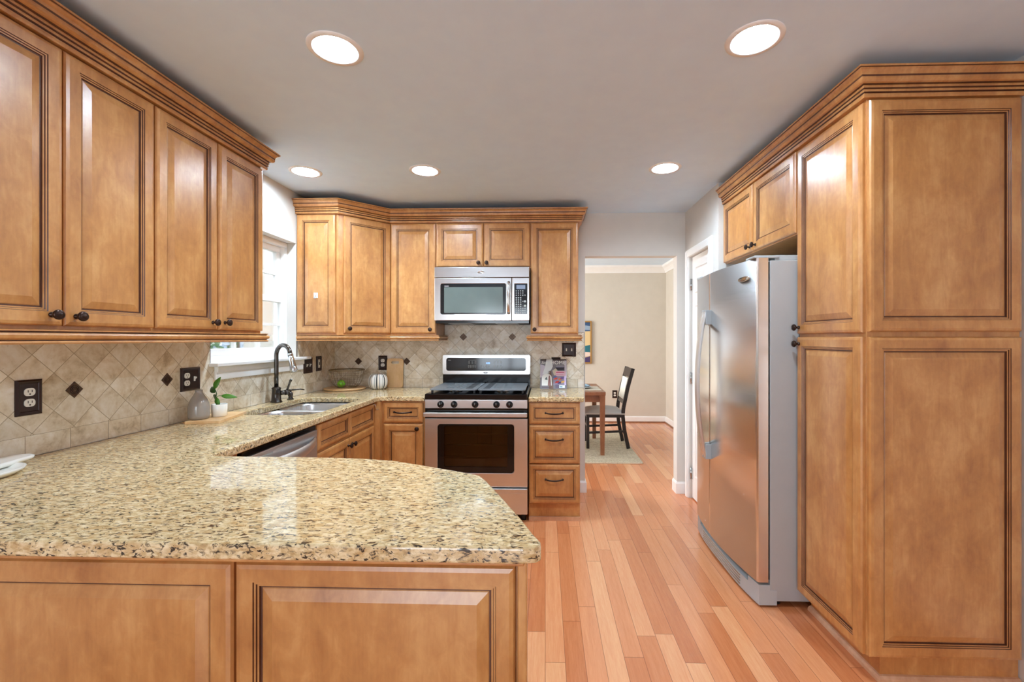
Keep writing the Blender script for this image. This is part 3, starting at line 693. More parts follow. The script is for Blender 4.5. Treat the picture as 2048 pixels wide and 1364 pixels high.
def accent(loc, rz, label):
    """small square metal tile standing on its corner, face to -y"""
    mb = MB(); s = 0.0325
    def dia(q, y): return [(0, y, -q), (q, y, 0), (0, y, q), (-q, y, 0)]
    L = [dia(s, 0), dia(s, -0.003), dia(s - 0.003, -0.0045), dia(s - 0.006, -0.003)]
    for a in range(3):
        for k in range(4): mb.add([L[a][k], L[a][(k + 1) % 4], L[a + 1][(k + 1) % 4], L[a + 1][k]], [(0, 1, 2, 3)], 'bronze_tile')
    mb.add(L[3], [(0, 1, 2, 3)], 'bronze_tile')
    for r in (0.016, 0.0105): mb.tube([(r * math.cos(2 * PI * k / 24), -0.0032, r * math.sin(2 * PI * k / 24)) for k in range(24)], 0.0014, 'bronze', 6, True)
    mb.lathe([(0.005, 0), (0.004, 0.003), (0.001, 0.004)], (0, -0.003, 0), 'bronze_tile', '-y', 14)
    tag(mb.build('accent_tile', None, loc, rz, weld=False), label, 'accent tile', 'bronze accent tiles')
accent((XL + 0.0102, 1.700, 1.141), PI / 2, 'bronze diamond accent tile right of the nearest outlet on the left wall')
accent((XL + 0.0102, 1.700 + 3 * 0.1437, 1.141), PI / 2, 'bronze diamond accent tile left of the outlet by the vase')
accent((-1.224 - 3 * 0.1437, YB - 0.0102, 1.143), 0, 'bronze diamond accent tile above the wire basket')
accent((-1.224, YB - 0.0102, 1.143), 0, 'bronze diamond accent tile right of the upright cutting board')
accent((-1.224 + 3.5 * 0.1437, YB - 0.0102, 1.143 + 1.5 * 0.1437), 0, 'left one of two bronze diamond accent tiles above the range')
accent((-1.224 + 6.5 * 0.1437, YB - 0.0102, 1.143 + 1.5 * 0.1437), 0, 'right one of two bronze diamond accent tiles above the range')

# ------------------------------------------------------------------ outlets and switches (face to -y before turning)
def cover(t, wd_, ht, holes=()):
    L = [[(sx * (wd_ / 2 - i), y, sz * (ht / 2 - i)) for sx, sz in ((-1, -1), (1, -1), (1, 1), (-1, 1))] for i, y in ((0, 0), (0, -0.004), (0.006, -0.009), (0.012, -0.007), (0.014, -0.0045))]
    mb = MB()
    for a in range(4):
        for k in range(4): mb.add([L[a][k], L[a][(k + 1) % 4], L[a + 1][(k + 1) % 4], L[a + 1][k]], [(0, 1, 2, 3)], 'plate')
    mb.add(L[4], [(0, 1, 2, 3)], 'plate')
    mb.build('cover_plate', t, weld=False)
def recept(t, x):
    for z in (-0.0195, 0.0195):
        mb = MB(); R_ = rrect(-0.017, 0.017, -0.014, 0.014, 0.0115, 6)
        n = len(R_); vs_ = [(x + a, -0.0045, z + b) for a, b in R_] + [(x + a, -0.0075, z + b) for a, b in R_]
        mb.add(vs_, [[i, (i + 1) % n, n + (i + 1) % n, n + i] for i in range(n)] + [list(range(n, 2 * n))], 'plastic_white')
        for sx in (-0.0062, 0.0062): mb.box(x + sx - 0.0011, x + sx + 0.0011, -0.0079, -0.0074, z - 0.001, z + 0.0075, 'dark')
        mb.lathe([(0.0026, 0), (0.0026, 0.0005)], (x, -0.0074, z - 0.0075), 'dark', '-y', 10)
        mb.build('receptacle', t, weld=False)
def toggle(t, x, m='plastic_white'):
    mb = MB(); mb.box(x - 0.005, x + 0.005, -0.006, -0.0044, -0.012, 0.012, m); mb.add([(x - 0.004, -0.006, -0.004), (x + 0.004, -0.006, -0.004), (x + 0.004, -0.006, 0.008), (x - 0.004, -0.006, 0.008), (x - 0.003, -0.016, 0.004), (x + 0.003, -0.016, 0.004), (x + 0.003, -0.015, 0.011), (x - 0.003, -0.015, 0.011)], [(0, 1, 5, 4), (1, 2, 6, 5), (2, 3, 7, 6), (3, 0, 4, 7), (4, 5, 6, 7)], m)
    mb.build('toggle', t, weld=False)
xl = XL + 0.0102; yb = YB - 0.0102
t = thing('electrical_outlet', 'dark bronze framed double outlet nearest the camera on the left backsplash', 'outlet', (xl, 1.544, 1.131), PI / 2); cover(t, 0.083, 0.128); recept(t, 0)
t = thing('electrical_outlet', 'wide bronze plate with outlet and switch behind the grey vase', 'outlet', (xl, 2.273, 1.131), PI / 2); cover(t, 0.126, 0.122); recept(t, -0.025); toggle(t, 0.025)
t = thing('light_switch', 'two toggle bronze switch plate right of the sink window', 'switch', (xl, 3.428, 1.133), PI / 2); cover(t, 0.124, 0.122); toggle(t, -0.02); toggle(t, 0.025)
t = thing('light_switch', 'narrow single bronze switch plate near the back left corner', 'switch', (xl, 3.594, 1.138), PI / 2); cover(t, 0.082, 0.122)
MB().box(-0.014, 0.014, -0.007, -0.0044, -0.034, 0.034, 'plastic_white').box(-0.005, 0.005, -0.0095, -0.007, -0.012, 0.012, 'plate').build('rocker', t, weld=False)
t = thing('electrical_outlet', 'black plated outlet above the striped pumpkin', 'outlet', (-1.436, yb, 1.130)); cover(t, 0.078, 0.126); recept(t, 0)
t = thing('light_switch', 'wide two toggle bronze switch plate at the right end of the back wall', 'switch', (0.207, yb, 1.247)); cover(t, 0.122, 0.119); toggle(t, -0.023); toggle(t, 0.023)
t = thing('electrical_outlet', 'dark outlet plate half hidden behind the magazine', 'outlet', (0.0935, yb, 1.122)); cover(t, 0.079, 0.116); recept(t, 0)
t = thing('electrical_outlet', 'dark outlet low on the dining room wall behind the chair', 'outlet', (1.115, 7.1495, 0.452)); cover(t, 0.078, 0.124); recept(t, 0)

# ------------------------------------------------------------------ base cabinets
GB = 'base cabinets'
sb = thing('base_cabinet', 'sink base cabinet with two false drawer fronts and two doors', 'cabinet', (-1.269, 2.398, 0), PI / 2, GB)
b = MB(); b.box(0, 0.018, 0, 0.596, 0.10, 0.879, 'wood').box(0.80, 0.818, 0, 0.596, 0.10, 0.879, 'wood').box(0.018, 0.80, 0, 0.020, 0.10, 0.879, 'wood').box(0.018, 0.80, 0.02, 0.596, 0.10, 0.118, 'wood_in').box(0.018, 0.80, 0.586, 0.596, 0.118, 0.879, 'wood_in').box(0, 0.818, 0.07, 0.085, 0.0, 0.10, 'wood')
b.build('body', sb, bevel=0.0, weld=False)
front(sb, 'false_drawer', 0.006, 0.398, 0.722, 0.868, 'flat', 0.038); front(sb, 'false_drawer', 0.404, 0.806, 0.722, 0.868, 'flat', 0.038)
front(sb, 'door', 0.006, 0.398, 0.105, 0.708, kn=(0.372, 0.665)); front(sb, 'door', 0.404, 0.806, 0.105, 0.708, kn=(0.432, 0.665))
tw = thing('towel_hook', 'small metal hook on the sink cabinet near the inner corner', 'hook', (-1.2498, 3.203, 0.850), PI / 2)
MB().tube([(-0.01, -0.002, 0.012), (-0.01, -0.010, 0.010), (-0.008, -0.012, -0.012), (0.006, -0.016, -0.030), (0.012, -0.026, -0.024)], 0.003, 'chrome').box(-0.016, -0.004, -0.003, 0, 0.0, 0.022, 'chrome').build('hook_arm', tw, weld=False)
sm = thing('base_cabinet', 'narrow base cabinet with one drawer and door left of the range', 'cabinet', (-1.216, 3.264, 0), 0, GB)
b = MB(); b.box(0, 0.323, 0, 0.606, 0.10, 0.879, 'wood').box(-0.053, 0.0, -0.046, 0.05, 0.10, 0.879, 'wood').box(0.0, 0.323, 0.06, 0.075, 0.0, 0.10, 'wood'); b.build('body', sm, weld=False)
front(sm, 'drawer', 0.016, 0.312, 0.722, 0.868, 'flat', 0.042, pl=(0.161, 0.800)); front(sm, 'door', 0.016, 0.312, 0.105, 0.711, kn=(0.272, 0.679))
dr = thing('base_cabinet', 'three drawer base cabinet right of the range', 'cabinet', (-0.122, 3.264, 0), 0, GB)
b = MB(); b.box(0, 0.377, 0, 0.608, 0.13, 0.879, 'wood').box(0.0, 0.377, 0.018, 0.608, 0.0, 0.13, 'wood').box(0.0, 0.380, 0.002, 0.018, 0.0, 0.028, 'shoe'); b.build('body', dr, weld=False)
front(dr, 'drawer', 0.003, 0.374, 0.716, 0.872, 'flat', 0.040, pl=(0.187, 0.798)); front(dr, 'drawer', 0.003, 0.374, 0.427, 0.708, 'raised', 0.042, pl=(0.187, 0.605)); front(dr, 'drawer', 0.003, 0.374, 0.135, 0.420, 'raised', 0.042, pl=(0.187, 0.312))
pc = thing('peninsula_cabinet', 'wide peninsula base cabinet with panelled back facing the camera', 'cabinet', (-0.96, 0.984, 0))
op = W(pc)
b = MB(); b.prism([(XL + 0.002, 0.984), (-0.052, 0.984), (-0.070, 1.03), (-0.230, 1.345), (-0.40, 1.43), (-0.60, 1.515), (-0.80, 1.545), (-1.269, 1.552), (-1.269, 1.785), (XL + 0.002, 1.785)], 0.0, 0.879, 'wood'); b.build('body', pc, op, weld=False)
MB().box(-1.868, -0.045, 0.950, 0.984, 0.853, 0.8795, 'wood').build('top_rail', pc, op, bevel=0.003)
for x0, x1 in ((-1.868, -1.334), (-1.328, -0.699), (-0.693, -0.066)):
    MB().door(x0, x1, 0.105, 0.843, fw=0.053).build('back_panel', pc, (0.96, 0, 0), 0, weld=False)
MB().box(-0.060, -0.040, 0.962, 1.002, 0.0, 0.879, 'wood').build('corner_post', pc, op, bevel=0.003)

# ------------------------------------------------------------------ dishwasher
dw = thing('dishwasher', 'stainless dishwasher with bowed handle under the left counter', 'dishwasher', (-1.269, 1.794, 0), PI / 2)
MB().box(0.004, 0.594, 0.012, 0.58, 0.10, 0.872, 'black_matte').build('tub', dw)
o = MB().box(0.004, 0.595, -0.020, 0.010, 0.11, 0.845, 'steel').box(0.004, 0.595, -0.012, 0.010, 0.845, 0.868, 'black').build('door_panel', dw, bevel=0.003, weld=False)
mb = MB(); n = 20; secs = []
for k in range(n + 1):
    tt = k / n; x = 0.03 + 0.535 * tt; out = 0.004 + 0.045 * math.sin(PI * tt) ** 0.8; hh = 0.022 + 0.006 * math.sin(PI * tt)
    zc = 0.790 - 0.012 * math.sin(PI * tt)
    secs.append([(x, -0.020 - out, zc - hh), (x, -0.028 - out, zc - hh * 0.5), (x, -0.028 - out, zc + hh * 0.5), (x, -0.020 - out, zc + hh), (x, -0.014 - out, zc + hh * 0.8), (x, -0.014 - out, zc - hh * 0.8)])
for k in range(n):
    for j in range(6): mb.add([secs[k][j], secs[k][(j + 1) % 6], secs[k + 1][(j + 1) % 6], secs[k + 1][j]], [(0, 1, 2, 3)], 'steel', True)
mb.add(secs[0], [list(range(6))], 'steel'); mb.add(secs[-1], [list(range(6))], 'steel')
mb.build('handle', o)
MB().box(0.10, 0.20, -0.0208, -0.020, 0.818, 0.826, 'mark').build('badge', o)
MB().box(0.01, 0.59, 0.05, 0.06, 0.0, 0.10, 'black_matte').build('kick_plate', dw)

# ------------------------------------------------------------------ sink, faucet, soap pump
sk = thing('sink', 'double bowl stainless sink set under the granite', 'sink', (-1.532, 2.805, 0.66))
def bowl(y0, y1):
    mb = MB(); n = 6; rings = []
    for (ins, z, r) in ((-0.012, 0.2185, 0.085), (0.0, 0.2185, 0.080), (0.004, 0.200, 0.078), (0.012, 0.05, 0.07), (0.03, 0.02, 0.06), (0.06, 0.010, 0.05), (0.14, 0.004, 0.03)):
        rings.append([(a + 1.532, b_ - 2.805, z) for a, b_ in rrect(-1.752 + ins, -1.312 - ins, y0 + ins, y1 - ins, r, n)])
    N = len(rings[0])
    for a in range(len(rings) - 1):
        for k in range(N): mb.add([rings[a][k], rings[a][(k + 1) % N], rings[a + 1][(k + 1) % N], rings[a + 1][k]], [(0, 1, 2, 3)], 'sink', True)
    mb.add(rings[-1], [list(range(N))], 'sink')
    o = mb.build('bowl', sk)
    cy = (y0 + y1) / 2 - 2.805
    MB().lathe([(0.044, 0), (0.044, 0.003), (0.036, 0.004), (0.034, 0.001), (0.012, 0.001), (0.001, 0.006)], (0, cy, 0.0045), 'chrome', seg=24).build('drain', o)
bowl(2.438, 2.810); bowl(2.834, 3.172)
MB().box(-0.20, 0.20, 2.806 - 2.805, 2.838 - 2.805, 0.165, 0.200, 'sink').build('divider', sk, bevel=0.008)
fa = thing('faucet', 'dark bronze gooseneck pull-down faucet behind the sink', 'faucet', (-1.806, 2.920, 0.915))
mb = MB(); mb.lathe([(0.036, 0), (0.036, 0.006), (0.030, 0.014), (0.028, 0.05), (0.026, 0.088), (0.0285, 0.092), (0.0285, 0.098), (0.020, 0.104), (0.016, 0.106)], (0, 0, 0), 'faucet_metal', seg=28); mb.build('body', fa)
ang = math.atan2(-0.062, 0.142); dx, dy = math.cos(ang), math.sin(ang); R_ = 0.070
mb = MB(); pts = [(0, 0, 0.10), (0, 0, 0.20), (0, 0, 0.29), (0, 0, 0.315)]
for k in range(1, 15): a = PI - PI * k / 14 * 0.93; pts.append((dx * (R_ + R_ * math.cos(a)), dy * (R_ + R_ * math.cos(a)), 0.315 + R_ * math.sin(a)))
mb.tube(pts, 0.0135, 'faucet_metal', 16); mb.build('spout', fa)
e = Vector(pts[-1]); dd = (e - Vector(pts[-2])).normalized()
mb = MB(); mb.tube([e, e + dd * 0.012], 0.0165, 'chrome', 16); mb.tube([e + dd * 0.012, e + dd * 0.05, e + dd * 0.085, e + dd * 0.118, e + dd * 0.122], [0.0155, 0.018, 0.020, 0.0245, 0.022], 'chrome', 18); mb.tube([e + dd * 0.121, e + dd * 0.126], 0.021, 'chrome', 18); mb.build('spray_head', fa)
mb = MB(); mb.tube([(0.02, 0.012, 0.062), (0.040, 0.045, 0.062)], 0.0155, 'faucet_metal', 14); mb.tube([(0.036, 0.04, 0.062), (0.045, 0.055, 0.062)], 0.0185, 'faucet_metal', 16); mb.build('handle_stub', fa)
mb = MB(); mb.tube([(0.043, 0.05, 0.07), (0.048, 0.058, 0.10), (0.054, 0.066, 0.128), (0.058, 0.070, 0.142), (0.060, 0.072, 0.152)], [0.009, 0.007, 0.0065, 0.009, 0.006], 'faucet_metal', 12); mb.build('lever', fa)
so = thing('soap_dispenser', 'small bronze soap pump beside the faucet', 'soap dispenser', (-1.795, 3.066, 0.915))
mb = MB(); mb.lathe([(0.022, 0), (0.022, 0.004), (0.016, 0.010), (0.013, 0.022), (0.016, 0.026), (0.016, 0.046), (0.012, 0.050), (0.007, 0.054), (0.007, 0.062)], (0, 0, 0), 'faucet_metal', seg=20); mb.build('pump_body', so)
mb = MB(); mb.lathe([(0.010, 0.060), (0.012, 0.066), (0.010, 0.072), (0.001, 0.073)], (0, 0, 0), 'faucet_metal', seg=16); mb.tube([(0.0, 0, 0.066), (0.045, 0.05, 0.067), (0.062, 0.068, 0.060)], [0.006, 0.005, 0.004], 'faucet_metal', 10); mb.build('nozzle', so)

# ------------------------------------------------------------------ range
ra = thing('gas_range', 'stainless gas range with black cooktop under the microwave', 'range', (-0.5085, 3.226, 0))
oR = W(ra); x0, x1 = -0.885, -0.130
MB().box(x0, x1, 3.262, 3.868, 0.045, 0.918, 'black').build('body', ra, oR, bevel=0.002)
mb = MB(); mb.prism([(x0, 3.228), (x1, 3.228), (x1, 3.80), (x0, 3.80)], 0.918, 0.938, 'black'); mb.box(x0, x1, 3.222, 3.262, 0.897, 0.938, 'black'); mb.build('cooktop', ra, oR, bevel=0.006, weld=False)
cp = MB().box(x0, x1, 3.226, 3.262, 0.832, 0.896, 'steel').build('control_panel', ra, oR, bevel=0.004)
for kx in (-0.767, -0.668, -0.513, -0.356, -0.261):
    mb = MB(); mb.lathe([(0.025, 0), (0.025, 0.006), (0.021, 0.010), (0.019, 0.026), (0.015, 0.029), (0.001, 0.029)], (kx, 3.226, 0.862), 'black', '-y', 24)
    mb.box(kx - 0.0045, kx + 0.0045, 3.188, 3.200, 0.846, 0.880, 'black'); mb.box(kx - 0.0012, kx + 0.0012, 3.1872, 3.189, 0.862, 0.879, 'mark'); mb.build('control_knob', cp, weld=False)
# oven door with its window
sh_ = [(-0.791, -0.228, 0.359, 0.717)]
rd = thing
od = plate([(x0, 0.258), (x1, 0.258), (x1, 0.757), (x0, 0.757)], [rrect(-0.791, -0.228, 0.359, 0.717, 0.022)], 0.034, 'steel', 'oven_door', ra, 'y', 3.226, 0.003, oR)
plate(rrect(-0.789, -0.230, 0.361, 0.715, 0.021), [rrect(-0.743, -0.276, 0.402, 0.704, 0.014)], 0.010, 'black', 'window_border', od, 'y', 3.227)
MB().box(-0.745, -0.274, 3.231, 3.234, 0.400, 0.706, 'oven_glass').build('oven_window', od)
cv = MB()
cv.box(-0.80, -0.22, 3.255, 3.2585, 0.36, 0.398, 'black').box(-0.80, -0.22, 3.255, 3.2585, 0.708, 0.716, 'black')
cv.build('inner_lip', od, weld=False)
ox = MB(); ox.add([(-0.76, 3.2615, 0.40), (-0.26, 3.2615, 0.40), (-0.26, 3.2615, 0.71), (-0.76, 3.2615, 0.71)], [(0, 1, 2, 3)], 'oven_enamel')
for z in (0.47, 0.56, 0.64): ox.tube([(-0.745, 3.256, z), (-0.275, 3.256, z)], 0.002, 'wire', 6)
for k in range(3): ox.box(-0.50 + 0.10 * k, -0.497 + 0.10 * k, 3.2585, 3.261, 0.56, 0.70, 'dark')
ox.build('oven_rack', ra, oR, weld=False)
mb = MB(); mb.box(x0, x1, 3.176, 3.200, 0.776, 0.808, 'steel'); mb.box(x0 + 0.004, x0 + 0.03, 3.200, 3.226, 0.780, 0.804, 'steel').box(x1 - 0.03, x1 - 0.004, 3.200, 3.226, 0.780, 0.804, 'steel'); mb.build('door_handle', od, bevel=0.006, weld=False)
MB().box(x0, x1, 3.236, 3.262, 0.757, 0.832, 'black').build('vent_strip', ra, oR)
dw_ = MB().box(x0, x1, 3.226, 3.262, 0.058, 0.215, 'steel').box(x0, x1, 3.212, 3.262, 0.215, 0.250, 'steel').build('storage_drawer', ra, oR, bevel=0.005, weld=False)
for fx in (x0 + 0.03, x1 - 0.03):
    for fy in (3.29, 3.82): MB().lathe([(0.018, 0), (0.018, 0.046)], (fx, fy, 0.0), 'black_matte', seg=12).build('foot', ra, oR)
bgd = MB(); bgd.box(x0, x1, 3.800, 3.868, 0.938, 1.036, 'black').build('back_riser', ra, oR, bevel=0.003)
BG = plate(rrect(x0, x1, 1.036, 1.203, 0.014), [], 0.075, 'steel_bright', 'backguard', ra, 'y', 3.792, 0.004, oR)
DP = plate(rrect(-0.853, -0.166, 1.066, 1.178, 0.020), [], 0.004, 'display', 'display_panel', BG, 'y', 3.7885)
mk = MB()
def disc(mb, x, z, r, y, m='mark'): mb.lathe([(r, 0), (r, 0.0003)], (x, y, z), m, '-y', 12, False); 
Yd = 3.7884
for cx, zz in ((-0.655, 1.143), (-0.628, 1.143), (-0.601, 1.143), (-0.658, 1.108), (-0.640, 1.108), (-0.621, 1.108), (-0.602, 1.108), (-0.508, 1.108), (-0.487, 1.108), (-0.434, 1.143), (-0.407, 1.143), (-0.379, 1.143), (-0.434, 1.108), (-0.407, 1.108), (-0.379, 1.108)):
    mk.tube([(cx + 0.0065 * math.cos(2 * PI * k / 14), Yd, zz + 0.0065 * math.sin(2 * PI * k / 14)) for k in range(14)], 0.0009, 'mark', 4, True)
    mk.box(cx - 0.002, cx + 0.002, Yd - 0.0003, Yd, zz - 0.002, zz + 0.002, 'mark'); mk.box(cx - 0.006, cx + 0.006, Yd - 0.0003, Yd, zz - 0.014, zz - 0.0115, 'mark')
mk.add([(-0.555, Yd - 0.0003, 1.113), (-0.543, Yd - 0.0003, 1.113), (-0.549, Yd - 0.0003, 1.103)], [(0, 1, 2)], 'mark'); mk.add([(-0.538, Yd - 0.0003, 1.103), (-0.526, Yd - 0.0003, 1.103), (-0.532, Yd - 0.0003, 1.113)], [(0, 1, 2)], 'mark')
mk.box(-0.545, -0.530, Yd - 0.0003, Yd, 1.093, 1.0955, 'mark').box(-0.66, -0.595, Yd - 0.0003, Yd, 1.158, 1.1595, 'mark').box(-0.43, -0.385, Yd - 0.0003, Yd, 1.158, 1.1595, 'mark').box(-0.835, -0.812, Yd - 0.0003, Yd, 1.156, 1.160, 'mark')
mk.build('panel_markings', DP, weld=False)
text('clock_digits', '4:05', 0.020, 'led', DP, (-0.492, Yd - 0.0003, 1.133))
MB().lathe([(0.022, 0), (0.022, 0.002), (0.018, 0.003), (0.017, 0.0015), (0.001, 0.0015)], (-0.513, 3.7922, 1.051), 'chrome', '-y', 28, sy=0.32).build('emblem', BG)
# grates: two flat plates with slots on short legs, and the burners below
for gx0, gx1 in ((-0.868, -0.511), (-0.505, -0.148)):
    cxg = (gx0 + gx1) / 2; holes = []
    for cyg in (3.53,):
        for j in range(5):
            for sx in (-1, 1): holes.append([(cxg + sx * 0.040 + 0.031 * a, cyg + (j - 2) * 0.075 + 0.019 * b_) for a, b_ in ((-1, -1), (1, -1), (1, 1), (-1, 1))])
    g = plate(rrect(gx0, gx1, 3.285, 3.775, 0.02), holes, 0.009, 'grate', 'grate', ra, 'z', 0.957, 0.002, oR)
    lg = MB()
    for lx in (gx0 + 0.02, cxg, gx1 - 0.02):
        for ly in (3.30, 3.76): lg.box(lx - 0.007, lx + 0.007, ly - 0.007, ly + 0.007, 0.938, 0.958, 'black_matte')
    for k in range(9): lg.box(cxg + (0.09 if gx0 < -0.7 else -0.14), cxg + (0.14 if gx0 < -0.7 else -0.09), 3.33 + 0.05 * k, 3.334 + 0.05 * k, 0.966, 0.9685, 'black_matte')
    lg.build('grate_leg', g, weld=False)
    for cyg in (3.40, 3.66): MB().lathe([(0.050, 0.938), (0.050, 0.944), (0.036, 0.946), (0.034, 0.953), (0.001, 0.954)], (cxg, cyg, 0), 'chrome', seg=24).build('burner', ra, oR)

# ------------------------------------------------------------------ microwave
mw = thing('microwave', 'stainless over-the-range microwave under the short cabinet', 'microwave', (-0.502, 3.485, 1.463))
oM = W(mw); x0, x1 = -0.879, -0.126; YM = 3.485
MB().box(x0 + 0.004, x1 - 0.004, YM + 0.045, 3.874, 1.466, 1.9145, 'black_matte').build('body', mw, oM)
MB().box(x0, x1, YM, YM + 0.045, 1.828, 1.910, 'steel_bright').build('vent_panel', mw, oM, bevel=0.003)
MB().lathe([(0.031, 0), (0.031, 0.002), (0.026, 0.004), (0.024, 0.002), (0.001, 0.002)], (-0.508, YM, 1.868), 'chrome', '-y', 28, sy=0.35).build('emblem', mw, oM)
md = plate([(x0, 1.487), (-0.266, 1.487), (-0.266, 1.824), (x0, 1.824)], [rrect(-0.830, -0.310, 1.535, 1.779, 0.016)], 0.045, 'steel_bright', 'microwave_door', mw, 'y', YM, 0.003, oM)
plate(rrect(-0.829, -0.311, 1.536, 1.778, 0.015), [], 0.010, 'black', 'window_border', md, 'y', YM + 0.004)
plate(rrect(-0.802, -0.336, 1.548, 1.752, 0.006), [], 0.001, 'mw_glass', 'door_window', md, 'y', YM + 0.0032)
MB().box(-0.800, -0.766, YM + 0.0035, YM + 0.004, 1.757, 1.763, 'mark').build('door_badge', md)
mb = MB(); pts = []
for k in range(15): tt = k / 14; pts.append((-0.289, YM - 0.010 - 0.034 * math.sin(PI * tt) ** 0.6, 1.540 + 0.250 * tt))
mb.tube(pts, [0.0135] * 15, 'steel_bright', 12, flat=0.7); mb.build('door_handle', md)
kp = plate([(-0.263, 1.487), (x1, 1.487), (x1, 1.824), (-0.263, 1.824)], [rrect(-0.244, -0.142, 1.540, 1.776, 0.003, 2)], 0.045, 'steel_bright', 'control_panel', mw, 'y', YM, 0.003, oM)
ks = MB().box(-0.243, -0.143, YM + 0.003, YM + 0.02, 1.541, 1.775, 'display').build('keypad', kp)
kb = MB(); Yk = YM + 0.0032
kb.box(-0.228, -0.158, Yk - 0.0006, Yk, 1.735, 1.767, 'lcd')
for r in range(11):
    zz = 1.720 - 0.0168 * r - (0.004 if r > 2 else 0)
    for c_ in range(5 if (r in (2, 8, 9, 10)) else (4 if r < 2 else 3)):
        disc(kb, -0.229 + 0.0172 * c_, zz, 0.0055 if 3 <= r < 8 else 0.0045, Yk)
disc(kb, -0.160, 1.638, 0.009, Yk); disc(kb, -0.160, 1.602, 0.009, Yk); kb.box(-0.182, -0.172, Yk - 0.0005, Yk, 1.636, 1.640, 'mark')
kb.build('buttons', ks, weld=False)
MB().box(x0 + 0.006, x1 - 0.004, YM + 0.012, YM + 0.045, 1.466, 1.485, 'black').box(-0.78, -0.60, YM + 0.06, 3.80, 1.4630, 1.466, 'grey_plastic').box(-0.40, -0.22, YM + 0.06, 3.80, 1.4630, 1.466, 'grey_plastic').build('grease_filter', mw, oM, weld=False)

# ------------------------------------------------------------------ things on the counter
ZC = 0.9152
# serving board with vase and potted plant
bd = thing('serving_board', 'flat bamboo board under the grey vase and small pot', 'board', (-1.752, 2.315, ZC), math.atan2(0.2, 0.98))
plate(rrect(-0.080, 0.080, -0.15, 0.15, 0.006, 3), [], 0.014, 'bamboo', 'slab', bd, 'z', 0, 0.002)
va = MB().lathe([(0.037, 0), (0.044, 0.004), (0.047, 0.018), (0.047, 0.058), (0.044, 0.080), (0.035, 0.104), (0.023, 0.124), (0.0165, 0.136), (0.0160, 0.143), (0.0172, 0.149), (0.0145, 0.149), (0.013, 0.135), (0.03, 0.10), (0.002, 0.09)], (0, 0, 0), 'vase', seg=40).build('vase', None, (-1.788, 2.232, ZC + 0.0142))
tag(va, 'grey glazed bottle vase on the bamboo board', 'vase')
pp = thing('potted_plant', 'small white pot with a green leafy sprig on the bamboo board', 'plant', (-1.742, 2.315, ZC + 0.0142))
MB().lathe([(0.032, 0), (0.0355, 0.003), (0.0370, 0.064), (0.0358, 0.0655), (0.0338, 0.064), (0.033, 0.052), (0.001, 0.052)], (0, 0, 0), 'white_gloss', seg=32).build('pot', pp)
MB().lathe([(0.0325, 0.0515), (0.0325, 0.055), (0.001, 0.056)], (0, 0, 0), 'soil', seg=20).build('soil', pp)
MB().tube([(-0.012, -0.005, 0.053), (-0.018, -0.005, 0.09), (-0.012, -0.004, 0.120), (-0.022, -0.006, 0.150)], 0.0022, 'leaf_dark', 6).tube([(-0.015, -0.004, 0.10), (-0.004, 0.0, 0.108), (0.012, 0.002, 0.108)], 0.0016, 'leaf', 6).build('stem', pp, weld=False)
def leaf(base, dirv, L, wd_, m, curl=0.2):
    d = Vector(dirv).normalized(); sd = d.cross(Vector((0, -1, 0.3))).normalized(); nn = sd.cross(d).normalized(); mb = MB(); n = 7; vs_ = []
    for k in range(n + 1):
        tt = k / n; w_ = wd_ * math.sin(PI * (tt * 0.96 + 0.02)) ** 0.8 * (1 - 0.35 * tt); p = Vector(base) + d * (L * tt) - nn * (curl * L * tt * tt)
        vs_ += [p - sd * w_ + nn * w_ * 0.25, p, p + sd * w_ + nn * w_ * 0.25]
    fs = []
    for k in range(n): a = k * 3; fs += [(a, a + 1, a + 4, a + 3), (a + 1, a + 2, a + 5, a + 4)]
    mb.add(vs_, fs, m, True); o = mb.build('leaf', pp); s2 = o.modifiers.new('thick', 'SOLIDIFY'); s2.thickness = 0.0008; return o
leaf((-0.022, -0.006, 0.145), (0.35, 0.0, 1.0), 0.068, 0.019, 'leaf')
leaf((-0.020, -0.006, 0.125), (-0.75, 0.35, 0.55), 0.060, 0.018, 'leaf_dark')
leaf((-0.016, -0.004, 0.115), (-0.6, 0.4, -0.5), 0.055, 0.016, 'leaf_dark')
leaf((0.008, 0.002, 0.108), (1.0, 0.0, -0.05), 0.074, 0.015, 'leaf', 0.3)
leaf((-0.012, -0.004, 0.100), (0.2, -0.1, -0.7), 0.050, 0.016, 'leaf')
# wooden round board, wire basket, lime
rb = MB().lathe([(0.155, 0), (0.165, 0.003), (0.168, 0.008), (0.165, 0.014), (0.155, 0.016), (0.001, 0.016)], (0, 0, 0), 'bamboo', seg=48).build('round_board', None, (-1.696, 3.700, ZC)); tag(rb, 'round wooden board under the wire basket in the back corner', 'board')
bk = thing('wire_basket', 'round antique wire basket in the back left corner', 'basket', (-1.680, 3.700, ZC + 0.0162))
prof = [(0.080, 0.004), (0.105, 0.025), (0.122, 0.055), (0.133, 0.09), (0.139, 0.125), (0.142, 0.150)]
mb = MB(); n = 26
for k in range(n):
    a = 2 * PI * k / n; mb.tube([(r * math.cos(a), r * math.sin(a), h) for r, h in [(0.03, 0.0025)] + prof], 0.0013, 'wire', 5)
for r, h in prof[:-1] + [(0.05, 0.003)]: mb.tube([(r * math.cos(2 * PI * k / 40), r * math.sin(2 * PI * k / 40), h) for k in range(40)], 0.0013, 'wire', 5, True)
mb.build('wire_mesh', bk, weld=False)
mb = MB()
for dz in (0.0, -0.005): mb.tube([(0.142 * math.cos(2 * PI * k / 48), 0.142 * math.sin(2 * PI * k / 48), 0.150 + dz) for k in range(48)], 0.0028, 'wire', 6, True)
mb.build('rim', bk, weld=False)
